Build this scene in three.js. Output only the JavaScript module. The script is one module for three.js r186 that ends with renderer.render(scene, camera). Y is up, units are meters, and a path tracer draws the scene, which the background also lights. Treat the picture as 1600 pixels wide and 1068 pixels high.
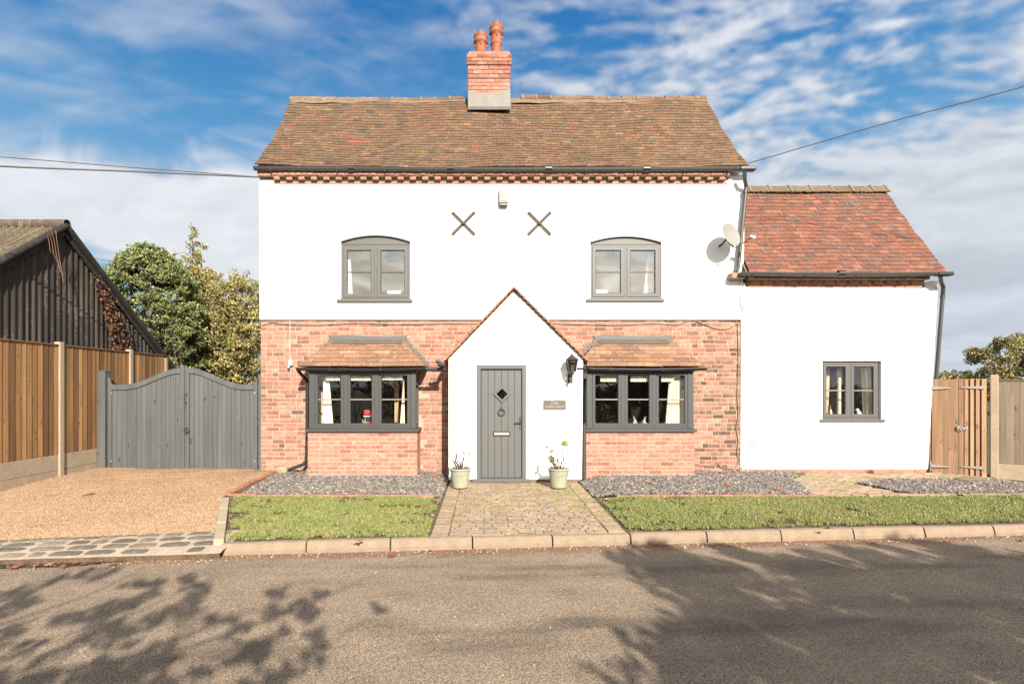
import * as THREE from 'three';
import { mergeGeometries } from 'three/addons/utils/BufferGeometryUtils.js';
import { RoundedBoxGeometry } from 'three/addons/geometries/RoundedBoxGeometry.js';

// ---------- camera: 1.70 m above the porch path, 10.25 m in front of the facade, shift lens ----------
const EYE = 1.70, CAMZ = 10.25, FOCAL = 850;
const scene = new THREE.Scene();
const camera = new THREE.PerspectiveCamera(2 * Math.atan(534 / FOCAL) * 180 / Math.PI, 1600 / 1068, 0.05, 3000);
camera.position.set(0, EYE, CAMZ);
camera.lookAt(0, EYE, 0);
camera.setViewOffset(1600, 1068, 43, -71, 1600, 1068);
camera.updateProjectionMatrix();
const renderer = new THREE.WebGLRenderer({ antialias: true });
renderer.toneMapping = THREE.LinearToneMapping;
const EXPOSURE = 2.5;
renderer.toneMappingExposure = EXPOSURE;
renderer.shadowMap.enabled = true;

// ---------- seeded random and tileable noise ----------
let seed = 12345;
function rnd() { seed |= 0; seed = seed + 0x6D2B79F5 | 0; let t = Math.imul(seed ^ seed >>> 15, 1 | seed); t = t + Math.imul(t ^ t >>> 7, 61 | t) ^ t; return ((t ^ t >>> 14) >>> 0) / 4294967296; }
const rr = (a, b) => a + (b - a) * rnd();
const pick = (a) => a[Math.floor(rnd() * a.length)];
const clamp = (x, a = 0, b = 1) => Math.min(b, Math.max(a, x));
const lerp = (a, b, t) => a + (b - a) * t;
const sstep = (a, b, x) => { const t = clamp((x - a) / (b - a)); return t * t * (3 - 2 * t); };
function hash(x, y, s) { let h = Math.imul(x, 374761393) + Math.imul(y, 668265263) + Math.imul(s, 974711) | 0; h = Math.imul(h ^ h >>> 13, 1274126177); h ^= h >>> 16; return (h >>> 0) / 4294967296; }
function pn(x, y, p, s) {
  const xi = Math.floor(x), yi = Math.floor(y), fx = x - xi, fy = y - yi, u = fx * fx * (3 - 2 * fx), v = fy * fy * (3 - 2 * fy);
  const m = (a) => p ? ((a % p) + p) % p : a;
  const a = hash(m(xi), m(yi), s), b = hash(m(xi + 1), m(yi), s), c = hash(m(xi), m(yi + 1), s), d = hash(m(xi + 1), m(yi + 1), s);
  return a + (b - a) * u + (c - a) * v + (a - b - c + d) * u * v;
}
function fbm(x, y, p, oct, s) { let f = 0, w = 0.5, n = 0, k = 1; for (let i = 0; i < oct; i++) { f += w * pn(x * k, y * k, p ? p * k : 0, s + i); n += w; w *= 0.5; k *= 2; } return f / n; }
// place of a photograph pixel on the vertical plane z
const PX = (px, z) => (px - 757) * (CAMZ - z) / FOCAL, PY = (py, z) => EYE + (605 - py) * (CAMZ - z) / FOCAL;

// ---------- sky: clear air and broken cloud, bright towards the sun behind the camera ----------
const SUN = new THREE.Vector3(0.28, 0.60, 1).normalize();
function skyTexture() {
  const W = 2048, H = 1024, data = new Float32Array(W * H * 4), R = 180 / Math.PI;
  const G = (a, e, a0, e0, wa, we) => Math.exp(-(((a - a0) / wa) ** 2) - ((e - e0) / we) ** 2);
  for (let j = 0; j < H; j++) for (let i = 0; i < W; i++) {
    const el = ((j + 0.5) / H - 0.5) * Math.PI, th = ((i + 0.5) / W - 0.5) * 2 * Math.PI;
    const x = Math.cos(el) * Math.cos(th), z = Math.cos(el) * Math.sin(th), y = Math.sin(el), k = (j * W + i) * 4;
    const e = el * R, yy = Math.max(y, 0), a = Math.atan2(x, -z) * R;
    const t = Math.pow(clamp(Math.max(e, 0) / 34), 1.6), far = clamp((e - 36) / 60);
    let c = [0.50, 0.66, 0.84].map((h, q) => Math.pow(h, 1 - t) * Math.pow([0.034, 0.195, 0.500][q], t) * (1 - 0.25 * far));
    const sunA = Math.acos(clamp(x * SUN.x + y * SUN.y + z * SUN.z, -1, 1)) * R;
    const glow = Math.exp(-((sunA / 34) ** 2)), back = sstep(80, 130, Math.abs(a));
    c = c.map((v, q) => v + glow * [0.45, 0.43, 0.40][q]);
    const s = 1.55 / (yy + 0.16), px = x * s, pz = z * s;
    const wx = fbm(px * 1.3 + 7, pz * 1.3, 0, 3, 11) - 0.5, wz = fbm(px * 1.3, pz * 1.3 + 9, 0, 3, 15) - 0.5;
    const qx = px * 0.94 + pz * 0.34 + wx * 0.8, qz = -px * 0.34 + pz * 0.94 + wz * 0.8;
    const n1 = fbm(qx * 1.5 + 3, qz * 2.6 + 5, 0, 6, 21), n2 = fbm(qx * 5 + 31, qz * 9, 0, 6, 41), n3 = fbm(px * 18 + wx * 8, pz * 26, 0, 4, 61);
    const fx = px * 0.80 - pz * 0.60 + wx * 0.55, fz = px * 0.60 + pz * 0.80 + wz * 0.55;
    const fib = 0.6 * fbm(fx * 3.2, fz * 9, 0, 6, 81) + 0.4 * fbm(px * 7 + wx * 3, pz * 15 + wz * 3, 0, 5, 87);   // cirrus fibres
    // left half: thin cirrus over blue, a white bank low down; right half: broken mottled sheet
    const rightness = sstep(-9, 8, a + 8 * (n1 - 0.5));
    const cir = 0.50 * sstep(0.44, 0.86, fib * 0.60 + n1 * 0.40 - 0.04 + 0.16 * G(a, e, -37, 23, 12, 6) + 0.20 * G(a, e, -21, 31.5, 14, 4.5) + 0.10 * G(a, e, -30, 30, 9, 5) - 0.18 * G(a, e, -25, 25, 6, 3.5));
    const bank = sstep(0.34, 0.70, n1 * 0.26 + n2 * 0.26 + fib * 0.20 + 0.58 * (G(a, e, -33, 14.6, 18, 4.4) + 0.85 * G(a, e, -20, 12, 12, 6.5)) - 0.42 * G(a, e, -41, 9, 9, 4));
    const puffs = sstep(0.42, 0.72, n1 * 0.30 + n2 * 0.30 + fib * 0.16 + 0.24 * G(a, e, -20, 25.5, 7, 1.6) + 0.20 * G(a, e, -19, 22.4, 6, 1.3) + 0.30 * G(a, e, -3, 24, 9, 6) - 0.1);
    let covR = 1.06 - 0.06 * sstep(20, 34, e) + 0.25 * sstep(22, 12, e) - 0.10 * G(a, e, 31, 29, 9, 4) - 0.10 * G(a, e, 11, 33, 6, 4) - 0.10 * G(a, e, 36, 22, 7, 3) - 0.08 * G(a, e, 3, 22, 4, 3) - 0.12 * G(a, e, 42, 28, 6, 3);
    if (Math.abs(a) > 60) covR = lerp(covR, 1.04, sstep(60, 110, Math.abs(a)));
    const sheet = sstep(0.98, 1.30, n1 * 0.34 + n2 * 0.40 + n3 * 0.28 + covR - 0.36);
    const side = Math.max(rightness, sstep(60, 100, Math.abs(a)));
    const d = 0.93 * lerp(Math.max(cir, bank, 0.9 * puffs), sheet, side);
    const low = sstep(20, 6, e) * sstep(10, 34, a) * (1 - back);
    let cl = [0.77, 0.80, 0.855].map((v) => v * (0.90 + 0.34 * (n2 - 0.5) + 0.30 * (n1 - 0.5) + 0.16 * (n3 - 0.5)));
    cl = cl.map((v, q) => lerp(v, [0.82, 0.84, 0.88][q] * (1 + 0.22 * (n2 - 0.5) + 0.16 * (fib - 0.5)), bank * (1 - side)));
    cl = cl.map((v, q) => lerp(v, [0.64, 0.69, 0.77][q] * (0.9 + 0.5 * (n1 - 0.4)), low * 0.85));
    const cumulus = back * sstep(14.2, 12.2, e + 9 * (n2 - 0.5) + 7 * (n1 - 0.5)) * sstep(3, 8, e);   // bank of bright cumulus low in the south, as the upper windows mirror it
    cl = cl.map((v, q) => lerp(v, [1.0, 0.97, 0.92][q] * (0.72 + 1.0 * (n2 - 0.35)), cumulus));
    const lift = 1 + 0.75 * back + 2.1 * glow;
    cl = cl.map((v, q) => v * lift * (1 + (back * [0.03, 0.0, -0.10][q])));
    c = c.map((v, q) => lerp(v, cl[q], clamp(Math.max(d, 0.95 * cumulus))));
    if (e < 0) c = c.map((v, q) => lerp(v, [0.24, 0.22, 0.18][q], sstep(0, -6, e)));
    for (let q = 0; q < 3; q++) data[k + q] = c[q] / EXPOSURE;
    data[k + 3] = 1;
  }
  const tx = new THREE.DataTexture(data, W, H, THREE.RGBAFormat, THREE.FloatType);
  tx.mapping = THREE.EquirectangularReflectionMapping; tx.magFilter = tx.minFilter = THREE.LinearFilter; tx.needsUpdate = true;
  return tx;
}
scene.background = skyTexture();
scene.environment = scene.background;

// ---------- sun ----------
const sun = new THREE.DirectionalLight(new THREE.Color(1, 0.925, 0.80), 4.6);
sun.position.copy(SUN).multiplyScalar(60);
sun.castShadow = true; sun.shadow.radius = 1.0; sun.shadow.mapSize.set(4096, 4096);
Object.assign(sun.shadow.camera, { left: -25, right: 25, top: 25, bottom: -25, near: 1, far: 150 });
scene.add(sun, sun.target);

// ---------- textures ----------
function tex(w, h, fn, srgb = false) {
  const d = new Uint8Array(w * h * 4);
  for (let j = 0; j < h; j++) for (let i = 0; i < w; i++) {
    const v = fn(i / w, j / h, i, j), k = (j * w + i) * 4;
    if (typeof v === 'number') d[k] = d[k + 1] = d[k + 2] = clamp(v) * 255; else for (let q = 0; q < 3; q++) d[k + q] = clamp(v[q]) * 255;
    d[k + 3] = 255;
  }
  const t = new THREE.DataTexture(d, w, h); t.wrapS = t.wrapT = THREE.RepeatWrapping; t.magFilter = THREE.LinearFilter; t.minFilter = THREE.LinearMipmapLinearFilter;
  t.generateMipmaps = true; t.colorSpace = srgb ? THREE.SRGBColorSpace : THREE.NoColorSpace; t.needsUpdate = true; return t;
}
function scaled(t, metresU, metresV = metresU) { const c = t.clone(); c.repeat.set(1 / metresU, 1 / metresV); c.needsUpdate = true; return c; }
// stones: for each pixel [edge distance, id] of a jittered grid of n x n cells
function cells(n, s) {
  return (u, v) => {
    const x = u * n, y = v * n, xi = Math.floor(x), yi = Math.floor(y); let d1 = 9, d2 = 9, id = 0;
    for (let a = -1; a <= 1; a++) for (let b = -1; b <= 1; b++) {
      const cx = ((xi + a) % n + n) % n, cy = ((yi + b) % n + n) % n;
      const dx = xi + a + 0.15 + 0.7 * hash(cx, cy, s) - x, dy = yi + b + 0.15 + 0.7 * hash(cx, cy, s + 1) - y, d = Math.hypot(dx, dy);
      if (d < d1) { d2 = d1; d1 = d; id = hash(cx, cy, s + 2); } else if (d < d2) d2 = d;
    }
    return [d2 - d1, id];
  };
}
const T = {};
T.fine = tex(512, 512, (u, v) => fbm(u * 16, v * 16, 16, 5, 3));
T.render = tex(1024, 1024, (u, v) => 0.5 * fbm(u * 5, v * 5, 5, 4, 5) + 0.5 * fbm(u * 60, v * 60, 60, 3, 8));
T.renderColor = tex(1024, 1024, (u, v) => { const n = fbm(u * 3, v * 3, 3, 6, 71), m = fbm(u * 40, v * 24, 40, 3, 72); const g = 0.965 + 0.035 * (n - 0.5) - 0.07 * sstep(0.66, 0.78, n * 0.55 + m * 0.45); return [g, g * 0.995, g * 0.985]; });
T.brick = tex(512, 512, (u, v) => { const n = fbm(u * 8, v * 8, 8, 5, 31), m = fbm(u * 40, v * 40, 40, 3, 33); const dk = sstep(0.62, 0.72, m), lt = sstep(0.64, 0.72, n); const g = 0.60 + 0.30 * (n - 0.5) + 0.25 * (m - 0.5) - 0.24 * dk + 0.10 * lt; return [g, g * (1 + 0.06 * lt), g * (1 + 0.10 * lt)]; });
T.tile = tex(1024, 1024, (u, v) => { const n = fbm(u * 6, v * 6, 6, 5, 37), m = fbm(u * 70, v * 70, 70, 3, 38), l = fbm(u * 22, v * 26, 2 * 11, 4, 39); const li = sstep(0.655, 0.70, l * 0.7 + m * 0.3), mo = sstep(0.58, 0.7, n); const g = 0.55 + 0.35 * (n - 0.5) + 0.38 * (m - 0.5); return [g * (1 - 0.12 * mo) + 0.38 * li, g * (1 - 0.04 * mo) + 0.40 * li, g * (1 - 0.22 * mo) + 0.40 * li]; });
{ const c = cells(170, 5); T.asphalt = tex(1024, 1024, (u, v) => { const [d, id] = c(u, v), n = fbm(u * 6, v * 6, 6, 4, 44); const g = 0.40 + 0.74 * (id - 0.40) * sstep(0.05, 0.3, d) + 0.14 * (n - 0.5) + (id > 0.94 ? 0.10 : 0); return [g, g * 0.985, g * 0.96]; });
  T.asphaltBump = tex(1024, 1024, (u, v) => { const [d, id] = c(u, v); return sstep(0, 0.5, d) * (0.4 + 0.6 * id); }); }
{ const c = cells(110, 9); T.gravel = tex(1024, 1024, (u, v) => { const [d, id] = c(u, v), n = fbm(u * 4, v * 4, 4, 4, 47), e = 0.45 + 0.55 * sstep(0.02, 0.2, d); const g = e * (0.55 + 0.5 * (id - 0.4) + 0.18 * (n - 0.5)); return [g, g * (0.97 + 0.06 * hash(id * 999 | 0, 1, 2)), g * (0.90 + 0.2 * hash(id * 999 | 0, 2, 2))]; });
  T.gravelBump = tex(1024, 1024, (u, v) => { const [d, id] = c(u, v); return sstep(0, 0.55, d) * (0.5 + 0.5 * id); }); }
{ const knots = []; for (let i = 0; i < 36; i++) knots.push([hash(i, 1, 90), hash(i, 2, 90), 0.005 + 0.010 * hash(i, 3, 90)]);
  T.wood = tex(1024, 1024, (u, v) => {   // 1 m across by 2 m along the grain
    let warp = 0, dark = 0; for (const [a, b, r] of knots) { let dx = u - a, dy = (v - b); dx -= Math.round(dx); dy -= Math.round(dy); const d = Math.hypot(dx, dy * 2 * 0.55); warp += 0.35 * Math.exp(-((d / (r * 3)) ** 2)) * Math.sign(dx); if (d < r * 2.2) dark = Math.max(dark, sstep(r * 1.5, r * 0.5, d)); }
    const g1 = fbm((u + warp * 0.03) * 46, v * 2.0, 0, 1, 51), p = fbm(u * 46 + warp * 1.5, v * 2, 46, 3, 52), f = fbm(u * 180, v * 5, 180, 2, 55), b = fbm(u * 5, v * 2, 5, 3, 57);
    const g = 0.66 + 0.30 * (p - 0.5) + 0.22 * (f - 0.5) + 0.30 * (b - 0.5) - 0.36 * dark; return [g, g * (1 - 0.10 * dark - 0.06 * (0.5 - p)), g * (1 - 0.18 * dark - 0.12 * (0.5 - p))];
  }); }
T.concrete = tex(512, 512, (u, v) => { const n = fbm(u * 5, v * 5, 5, 4, 66), m = fbm(u * 90, v * 90, 90, 2, 67); const g = 0.68 + 0.24 * (n - 0.5) + 0.34 * (m - 0.5) - 0.22 * sstep(0.66, 0.74, m); return [g, g * 0.985, g * 0.95]; });
T.soil = tex(512, 512, (u, v) => { const n = fbm(u * 10, v * 10, 10, 5, 76), m = fbm(u * 60, v * 60, 60, 2, 77); const g = 0.5 + 0.4 * (n - 0.5) + 0.5 * (m - 0.5); return [g, g * 0.95, g * 0.9]; });
T.sheet = tex(512, 1024, (u, v) => { const n = fbm(u * 9, v * 3, 9, 4, 81), m = fbm(u * 90, v * 120, 90 , 2, 82), s = fbm(u * 30, v * 1.0, 30, 3, 83); const li = sstep(0.60, 0.72, m * 0.55 + n * 0.45), st = sstep(0.52, 0.75, s); const g = 0.20 + 0.14 * n + 0.34 * st + 0.50 * li; return [g, g * (0.95 + 0.03 * li), g * (0.88 + 0.03 * li)]; });

// ---------- materials ----------
function std(color, roughness = 0.8, o = {}) { const c = Array.isArray(color) ? new THREE.Color().setRGB(...color) : new THREE.Color(color); const { name, ...rest } = o; return new THREE.MeshStandardMaterial({ color: c, roughness, metalness: 0, ...rest }); }
const M = {
  render: std([0.79, 0.77, 0.745], 0.92, { map: scaled(T.renderColor, 2.3), bumpMap: scaled(T.render, 1.1), bumpScale: 0.004 }),
  brick: std([0.8117, 0.7055, 0.7041], 0.92, { vertexColors: true, map: scaled(T.brick, 0.42), bumpMap: scaled(T.fine, 0.3), bumpScale: 0.003 }),
  mortar: std([0.518, 0.392, 0.306], 0.95, { map: scaled(T.concrete, 0.5), bumpMap: scaled(T.fine, 0.25), bumpScale: 0.004 }),
  tile: std([0.5741, 0.5107, 0.4756], 0.9, { vertexColors: true, map: scaled(T.tile, 1.3), bumpMap: scaled(T.fine, 0.35), bumpScale: 0.003 }),
  clay: std([0.39, 0.1275, 0.0612], 0.75, { map: scaled(T.brick, 0.5), bumpMap: scaled(T.fine, 0.4), bumpScale: 0.002 }),
  leadPale: std([0.25, 0.235, 0.21], 0.7, { map: scaled(T.concrete, 0.6) }), lead: std([0.150, 0.140, 0.128], 0.6, { map: scaled(T.concrete, 0.6), bumpMap: scaled(T.fine, 0.3), bumpScale: 0.004, metalness: 0.25 }),
  frame: std([0.041, 0.041, 0.0412], 0.5, { bumpMap: scaled(T.fine, 0.25, 1.2), bumpScale: 0.0008 }),
  frameLight: std([0.074, 0.071, 0.067], 0.5, { bumpMap: scaled(T.fine, 0.25, 1.2), bumpScale: 0.0008 }),
  door: std([0.082, 0.081, 0.079], 0.5, { bumpMap: scaled(T.fine, 0.12, 1.2), bumpScale: 0.0012 }),
  bar: std([0.1447, 0.1335, 0.1204], 0.45),
  plastic: std([0.020, 0.019, 0.018], 0.32),
  pipeGrey: std([0.05, 0.047, 0.044], 0.4),
  iron: std([0.05, 0.04, 0.032], 0.55, { metalness: 0.4 }),
  ironRust: std([0.125, 0.095, 0.07], 0.75, { map: scaled(T.brick, 0.3) }),
  steel: std([0.62, 0.61, 0.58], 0.38, { metalness: 0.85 }),
  cream: std([0.62, 0.53, 0.37], 0.9), linen: std([0.74, 0.66, 0.50], 0.95, { side: THREE.DoubleSide, bumpMap: scaled(T.fine, 0.1), bumpScale: 0.001 }),
  white: std([0.78, 0.76, 0.73], 0.6), greyWhite: std([0.341, 0.3286, 0.31], 0.6),
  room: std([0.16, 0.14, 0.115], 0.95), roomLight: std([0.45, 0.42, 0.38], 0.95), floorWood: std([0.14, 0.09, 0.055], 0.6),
  oak: std([0.44, 0.30, 0.16], 0.75, { map: scaled(T.wood, 1, 2) }),
  glass: new THREE.MeshPhysicalMaterial({ color: 0xffffff, roughness: 0, transmission: 1, thickness: 0, ior: 1.75 }),
  glassLamp: new THREE.MeshPhysicalMaterial({ color: new THREE.Color().setRGB(0.30, 0.29, 0.27), roughness: 0.02, transmission: 1, thickness: 0, ior: 1.6 }), glassUp: new THREE.MeshPhysicalMaterial({ color: 0xffffff, roughness: 0, transmission: 1, thickness: 0, ior: 2.9 }),
  fence: std([1, 1, 1], 0.85, { vertexColors: true, map: scaled(T.wood, 1, 2), bumpMap: scaled(T.wood, 1, 2), bumpScale: 0.003 }),
  gateBoard: std([0.97, 0.98, 1.02], 0.62, { vertexColors: true, map: scaled(T.wood, 1.3, 3), bumpMap: scaled(T.wood, 0.7, 2), bumpScale: 0.003 }), gate: std([0.1048, 0.1078, 0.1061], 0.62, { map: scaled(T.wood, 1.3, 3), bumpMap: scaled(T.wood, 0.7, 2), bumpScale: 0.0022 }),
  concrete: std([0.47, 0.365, 0.265], 0.92, { map: scaled(T.concrete, 0.7), bumpMap: scaled(T.fine, 0.3), bumpScale: 0.004 }),
  kerb: std([0.333, 0.2475, 0.18], 0.92, { map: scaled(T.concrete, 0.55), bumpMap: scaled(T.fine, 0.2), bumpScale: 0.006 }),
  asphalt: std([0.5178, 0.3906, 0.2766], 0.93, { vertexColors: true, map: scaled(T.asphalt, 1.45), bumpMap: scaled(T.asphaltBump, 1.45), bumpScale: 0.006 }),
  gravel: std([0.6552, 0.3899, 0.2206], 0.95, { vertexColors: true, map: scaled(T.gravel, 1.15), bumpMap: scaled(T.gravelBump, 1.15), bumpScale: 0.010 }),
  soil: std([0.16, 0.1053, 0.06375], 1, { map: scaled(T.soil, 0.9), bumpMap: scaled(T.soil, 0.9), bumpScale: 0.02 }),
  field: std([0.10, 0.11, 0.04], 1, { map: scaled(T.soil, 3), bumpMap: scaled(T.soil, 3), bumpScale: 0.03 }),
  trim: std([0.055, 0.045, 0.036], 0.95, { map: scaled(T.sheet, 0.8, 1.6) }), sheet: std([0.099, 0.0792, 0.06612], 0.95, { map: scaled(T.sheet, 1.6, 3.2), bumpMap: scaled(T.fine, 0.3), bumpScale: 0.003 }),
  sheetRoof: std([0.2312, 0.1881, 0.124], 0.95, { map: scaled(T.sheet, 1.1, 2.0), bumpMap: scaled(T.fine, 0.3), bumpScale: 0.006 }),
  bark: std([0.13, 0.095, 0.07], 0.95, { bumpMap: scaled(T.fine, 0.2, 0.8), bumpScale: 0.01 }),
  twig: std([0.075, 0.055, 0.042], 0.9), cable: std([0.06, 0.05, 0.045], 0.7), cableWall: std([0.20, 0.14, 0.11], 0.8),
  leaf: new THREE.MeshPhysicalMaterial({ color: 0xffffff, vertexColors: true, roughness: 0.55, side: THREE.DoubleSide, transmission: 0.16, thickness: 0 }),
  leafMatt: std([1, 1, 1], 0.8, { vertexColors: true, side: THREE.DoubleSide }),
  grass: new THREE.MeshPhysicalMaterial({ color: 0xffffff, roughness: 0.7, side: THREE.DoubleSide, transmission: 0.30, thickness: 0 }),
  chip: std([0.5195, 0.4961, 0.4884], 0.7), pebble: std([0.6686, 0.6497, 0.6588], 0.9),
  pot: std([0.265, 0.272, 0.195], 0.35, { bumpMap: scaled(T.fine, 0.3), bumpScale: 0.001 }), potRing: std([0.3168, 0.28, 0.1972], 0.5),
  stone: std([0.30, 0.26, 0.20], 0.95, { map: scaled(T.concrete, 0.3), bumpMap: scaled(T.fine, 0.2), bumpScale: 0.01 }),
  dish: std([0.198, 0.1898, 0.176], 0.55), chrome: std([0.7, 0.7, 0.7], 0.2, { metalness: 1 }), copper: std([0.45, 0.24, 0.13], 0.25, { metalness: 0.8 }),
  red: std([0.35, 0.02, 0.025], 0.5), puddle: std([0.035, 0.026, 0.02], 0.55, { bumpMap: scaled(T.soil, 0.4), bumpScale: 0.01 }),
};

// ---------- geometry helpers ----------
const V = (x, y, z) => new THREE.Vector3(x, y, z);
function metreUV(g, ou = 0, ov = 0) {      // box-projected uv in metres
  if (g.index) g = g.toNonIndexed();
  if (!g.attributes.normal) g.computeVertexNormals();
  const p = g.attributes.position, n = g.attributes.normal, uv = new Float32Array(p.count * 2);
  for (let i = 0; i < p.count; i += 3) {
    let nx = 0, ny = 0, nz = 0; for (let k = 0; k < 3; k++) { nx += n.getX(i + k); ny += n.getY(i + k); nz += n.getZ(i + k); }
    nx = Math.abs(nx); ny = Math.abs(ny); nz = Math.abs(nz);
    for (let k = 0; k < 3; k++) { const j = i + k, x = p.getX(j), y = p.getY(j), z = p.getZ(j); const [a, b] = nz >= nx && nz >= ny ? [x, y] : nx >= ny ? [z, y] : [x, z]; uv[j * 2] = a + ou; uv[j * 2 + 1] = b + ov; }
  }
  g.setAttribute('uv', new THREE.BufferAttribute(uv, 2)); return g;
}
function box(x0, x1, y0, y1, z0, z1, uvr = 0) { const g = new THREE.BoxGeometry(x1 - x0, y1 - y0, z1 - z0); g.translate((x0 + x1) / 2, (y0 + y1) / 2, (z0 + z1) / 2); return metreUV(g, uvr, uvr * 1.7); }
function rbox(x0, x1, y0, y1, z0, z1, r = 0.006, uvr = 0) { const g = new RoundedBoxGeometry(x1 - x0, y1 - y0, z1 - z0, 1, Math.min(r, (x1 - x0) / 2.05, (y1 - y0) / 2.05, (z1 - z0) / 2.05)); g.translate((x0 + x1) / 2, (y0 + y1) / 2, (z0 + z1) / 2); return metreUV(g, uvr, uvr * 1.7); }
function tris(list, uvs) { const g = new THREE.BufferGeometry(); g.setAttribute('position', new THREE.BufferAttribute(new Float32Array(list.flatMap((v) => [v.x, v.y, v.z])), 3)); g.computeVertexNormals(); return uvs ? g : metreUV(g); }
const quad = (a, b, c, d) => [a, b, c, a, c, d];
function shapeGeo(pts, depth, z0, holes = [], bevel = 0) {
  const s = new THREE.Shape(pts.map(([x, y]) => new THREE.Vector2(x, y)));
  for (const h of holes) s.holes.push(new THREE.Path(h.map(([x, y]) => new THREE.Vector2(x, y))));
  const g = new THREE.ExtrudeGeometry(s, { depth: depth - 2 * bevel, bevelEnabled: bevel > 0, bevelThickness: bevel, bevelSize: bevel, bevelOffset: -bevel, bevelSegments: 1, curveSegments: 8 });
  g.translate(0, 0, z0 + bevel); return metreUV(g);
}
const rect = (x0, y0, x1, y1) => [[x0, y0], [x1, y0], [x1, y1], [x0, y1]];
function frameGeo(x0, y0, x1, y1, b, z0, depth, bevel = 0.006) { return shapeGeo(rect(x0, y0, x1, y1), depth, z0, [rect(x0 + b, y0 + b, x1 - b, y1 - b).reverse()], bevel); }
function tube(pts, r, seg = 0, rad = 8, closed = false) { const c = new THREE.CatmullRomCurve3(pts.map((p) => p.isVector3 ? p : V(...p)), closed, 'centripetal'); const g = new THREE.TubeGeometry(c, seg || pts.length * 6, r, rad, closed); return metreUV(g); }
function pipe(pts, r, rad = 10) { const gs = []; for (let i = 0; i + 1 < pts.length; i++) { const a = V(...pts[i]), b = V(...pts[i + 1]), d = b.clone().sub(a), g = new THREE.CylinderGeometry(r, r, d.length(), rad, 1); g.applyQuaternion(new THREE.Quaternion().setFromUnitVectors(V(0, 1, 0), d.clone().normalize())); g.translate(...a.clone().add(b).multiplyScalar(0.5).toArray()); gs.push(g.toNonIndexed()); if (i) { const s = new THREE.SphereGeometry(r * 1.02, rad, 6).toNonIndexed(); s.translate(...pts[i]); gs.push(s); } } return mergeGeometries(gs); }
function cyl(r0, r1, h, x, y, z, seg = 14, axis = 'y') { const g = new THREE.CylinderGeometry(r1, r0, h, seg); if (axis === 'z') g.rotateX(Math.PI / 2); if (axis === 'x') g.rotateZ(Math.PI / 2); g.translate(x, y, z); return g.toNonIndexed(); }
function merge(list) { return mergeGeometries(list.map((g) => { const h = g.index ? g.toNonIndexed() : g; for (const k of Object.keys(h.attributes)) if (!['position', 'normal', 'uv', 'color'].includes(k)) h.deleteAttribute(k); return h; })); }
function tint(g, c) { const n = g.attributes.position.count, a = new Float32Array(n * 3); for (let i = 0; i < n; i++) a.set(c, i * 3); g.setAttribute('color', new THREE.BufferAttribute(a, 3)); return g; }
const vary = (c, s, h = 0.04) => { const k = 1 + rr(-s, s); return [c[0] * k * (1 + rr(-h, h)), c[1] * k, c[2] * k * (1 + rr(-h, h))]; };
// a brick seen from the front: chamfered face, four sides; w x h on x,y, front at z
function brickGeo(x, y, w, h, zf, d, c = 0.004) {
  const j = () => rr(-0.0018, 0.0018), o = [[x + j(), y + j()], [x + w + j(), y + j()], [x + w + j(), y + h + j()], [x + j(), y + h + j()]], cx = x + w / 2, cy = y + h / 2;
  const f = o.map(([a, b]) => V(a + Math.sign(cx - a) * c, b + Math.sign(cy - b) * c, zf)), m = o.map(([a, b]) => V(a, b, zf - c)), k = o.map(([a, b]) => V(a, b, zf - d)), t = [...quad(f[0], f[1], f[2], f[3])];
  for (let i = 0; i < 4; i++) { const n = (i + 1) % 4; t.push(...quad(m[i], m[n], f[n], f[i]), ...quad(k[i], k[n], m[n], m[i])); }
  return tris(t);
}
function shiftUV(g, du, dv) { const u = g.attributes.uv; for (let i = 0; i < u.count; i++) u.setXY(i, u.getX(i) + du, u.getY(i) + dv); return g; }

// ---------- scene graph helpers ----------
const used = {};
function numbered(n) { if (!(n in used)) { used[n] = 0; return n; } return n + '_' + String(++used[n]).padStart(3, '0'); }
function mesh(name, g, m, parent) { const o = new THREE.Mesh(g, m); o.name = name; o.castShadow = o.receiveShadow = true; parent.add(o); return o; }
function tag(o, label, category, group, kind) { o.userData.label = label; if (category) o.userData.category = category; if (group) o.userData.group = group; if (kind) o.userData.kind = kind; return o; }
function thing(name, label, category, pos = [0, 0, 0], turn = 0, group) { const o = new THREE.Group(); o.name = numbered(name); o.position.set(...pos); o.rotation.y = turn; scene.add(o); return tag(o, label, category, group); }
function solo(name, g, m, label, category, group) { const o = mesh(numbered(name), g, m, scene); return tag(o, label, category, group); }
function struct(name, g, m, label) { const o = mesh(numbered(name), g, m, scene); o.userData.kind = 'structure'; if (label) o.userData.label = label; return o; }
function sub(name, parent) { const o = new THREE.Group(); o.name = name; parent.add(o); return o; }
function copies(name, g, m, places, parent, kind = 'stuff') {   // places: [matrix, colour]
  const o = new THREE.InstancedMesh(g, m, places.length); const c = new THREE.Color();
  places.forEach(([mt, col], i) => { o.setMatrixAt(i, mt); if (col) o.setColorAt(i, c.setRGB(...col)); });
  o.name = parent === scene ? numbered(name) : name; o.castShadow = o.receiveShadow = true; if (kind) o.userData.kind = kind; parent.add(o); return o;
}

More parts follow.
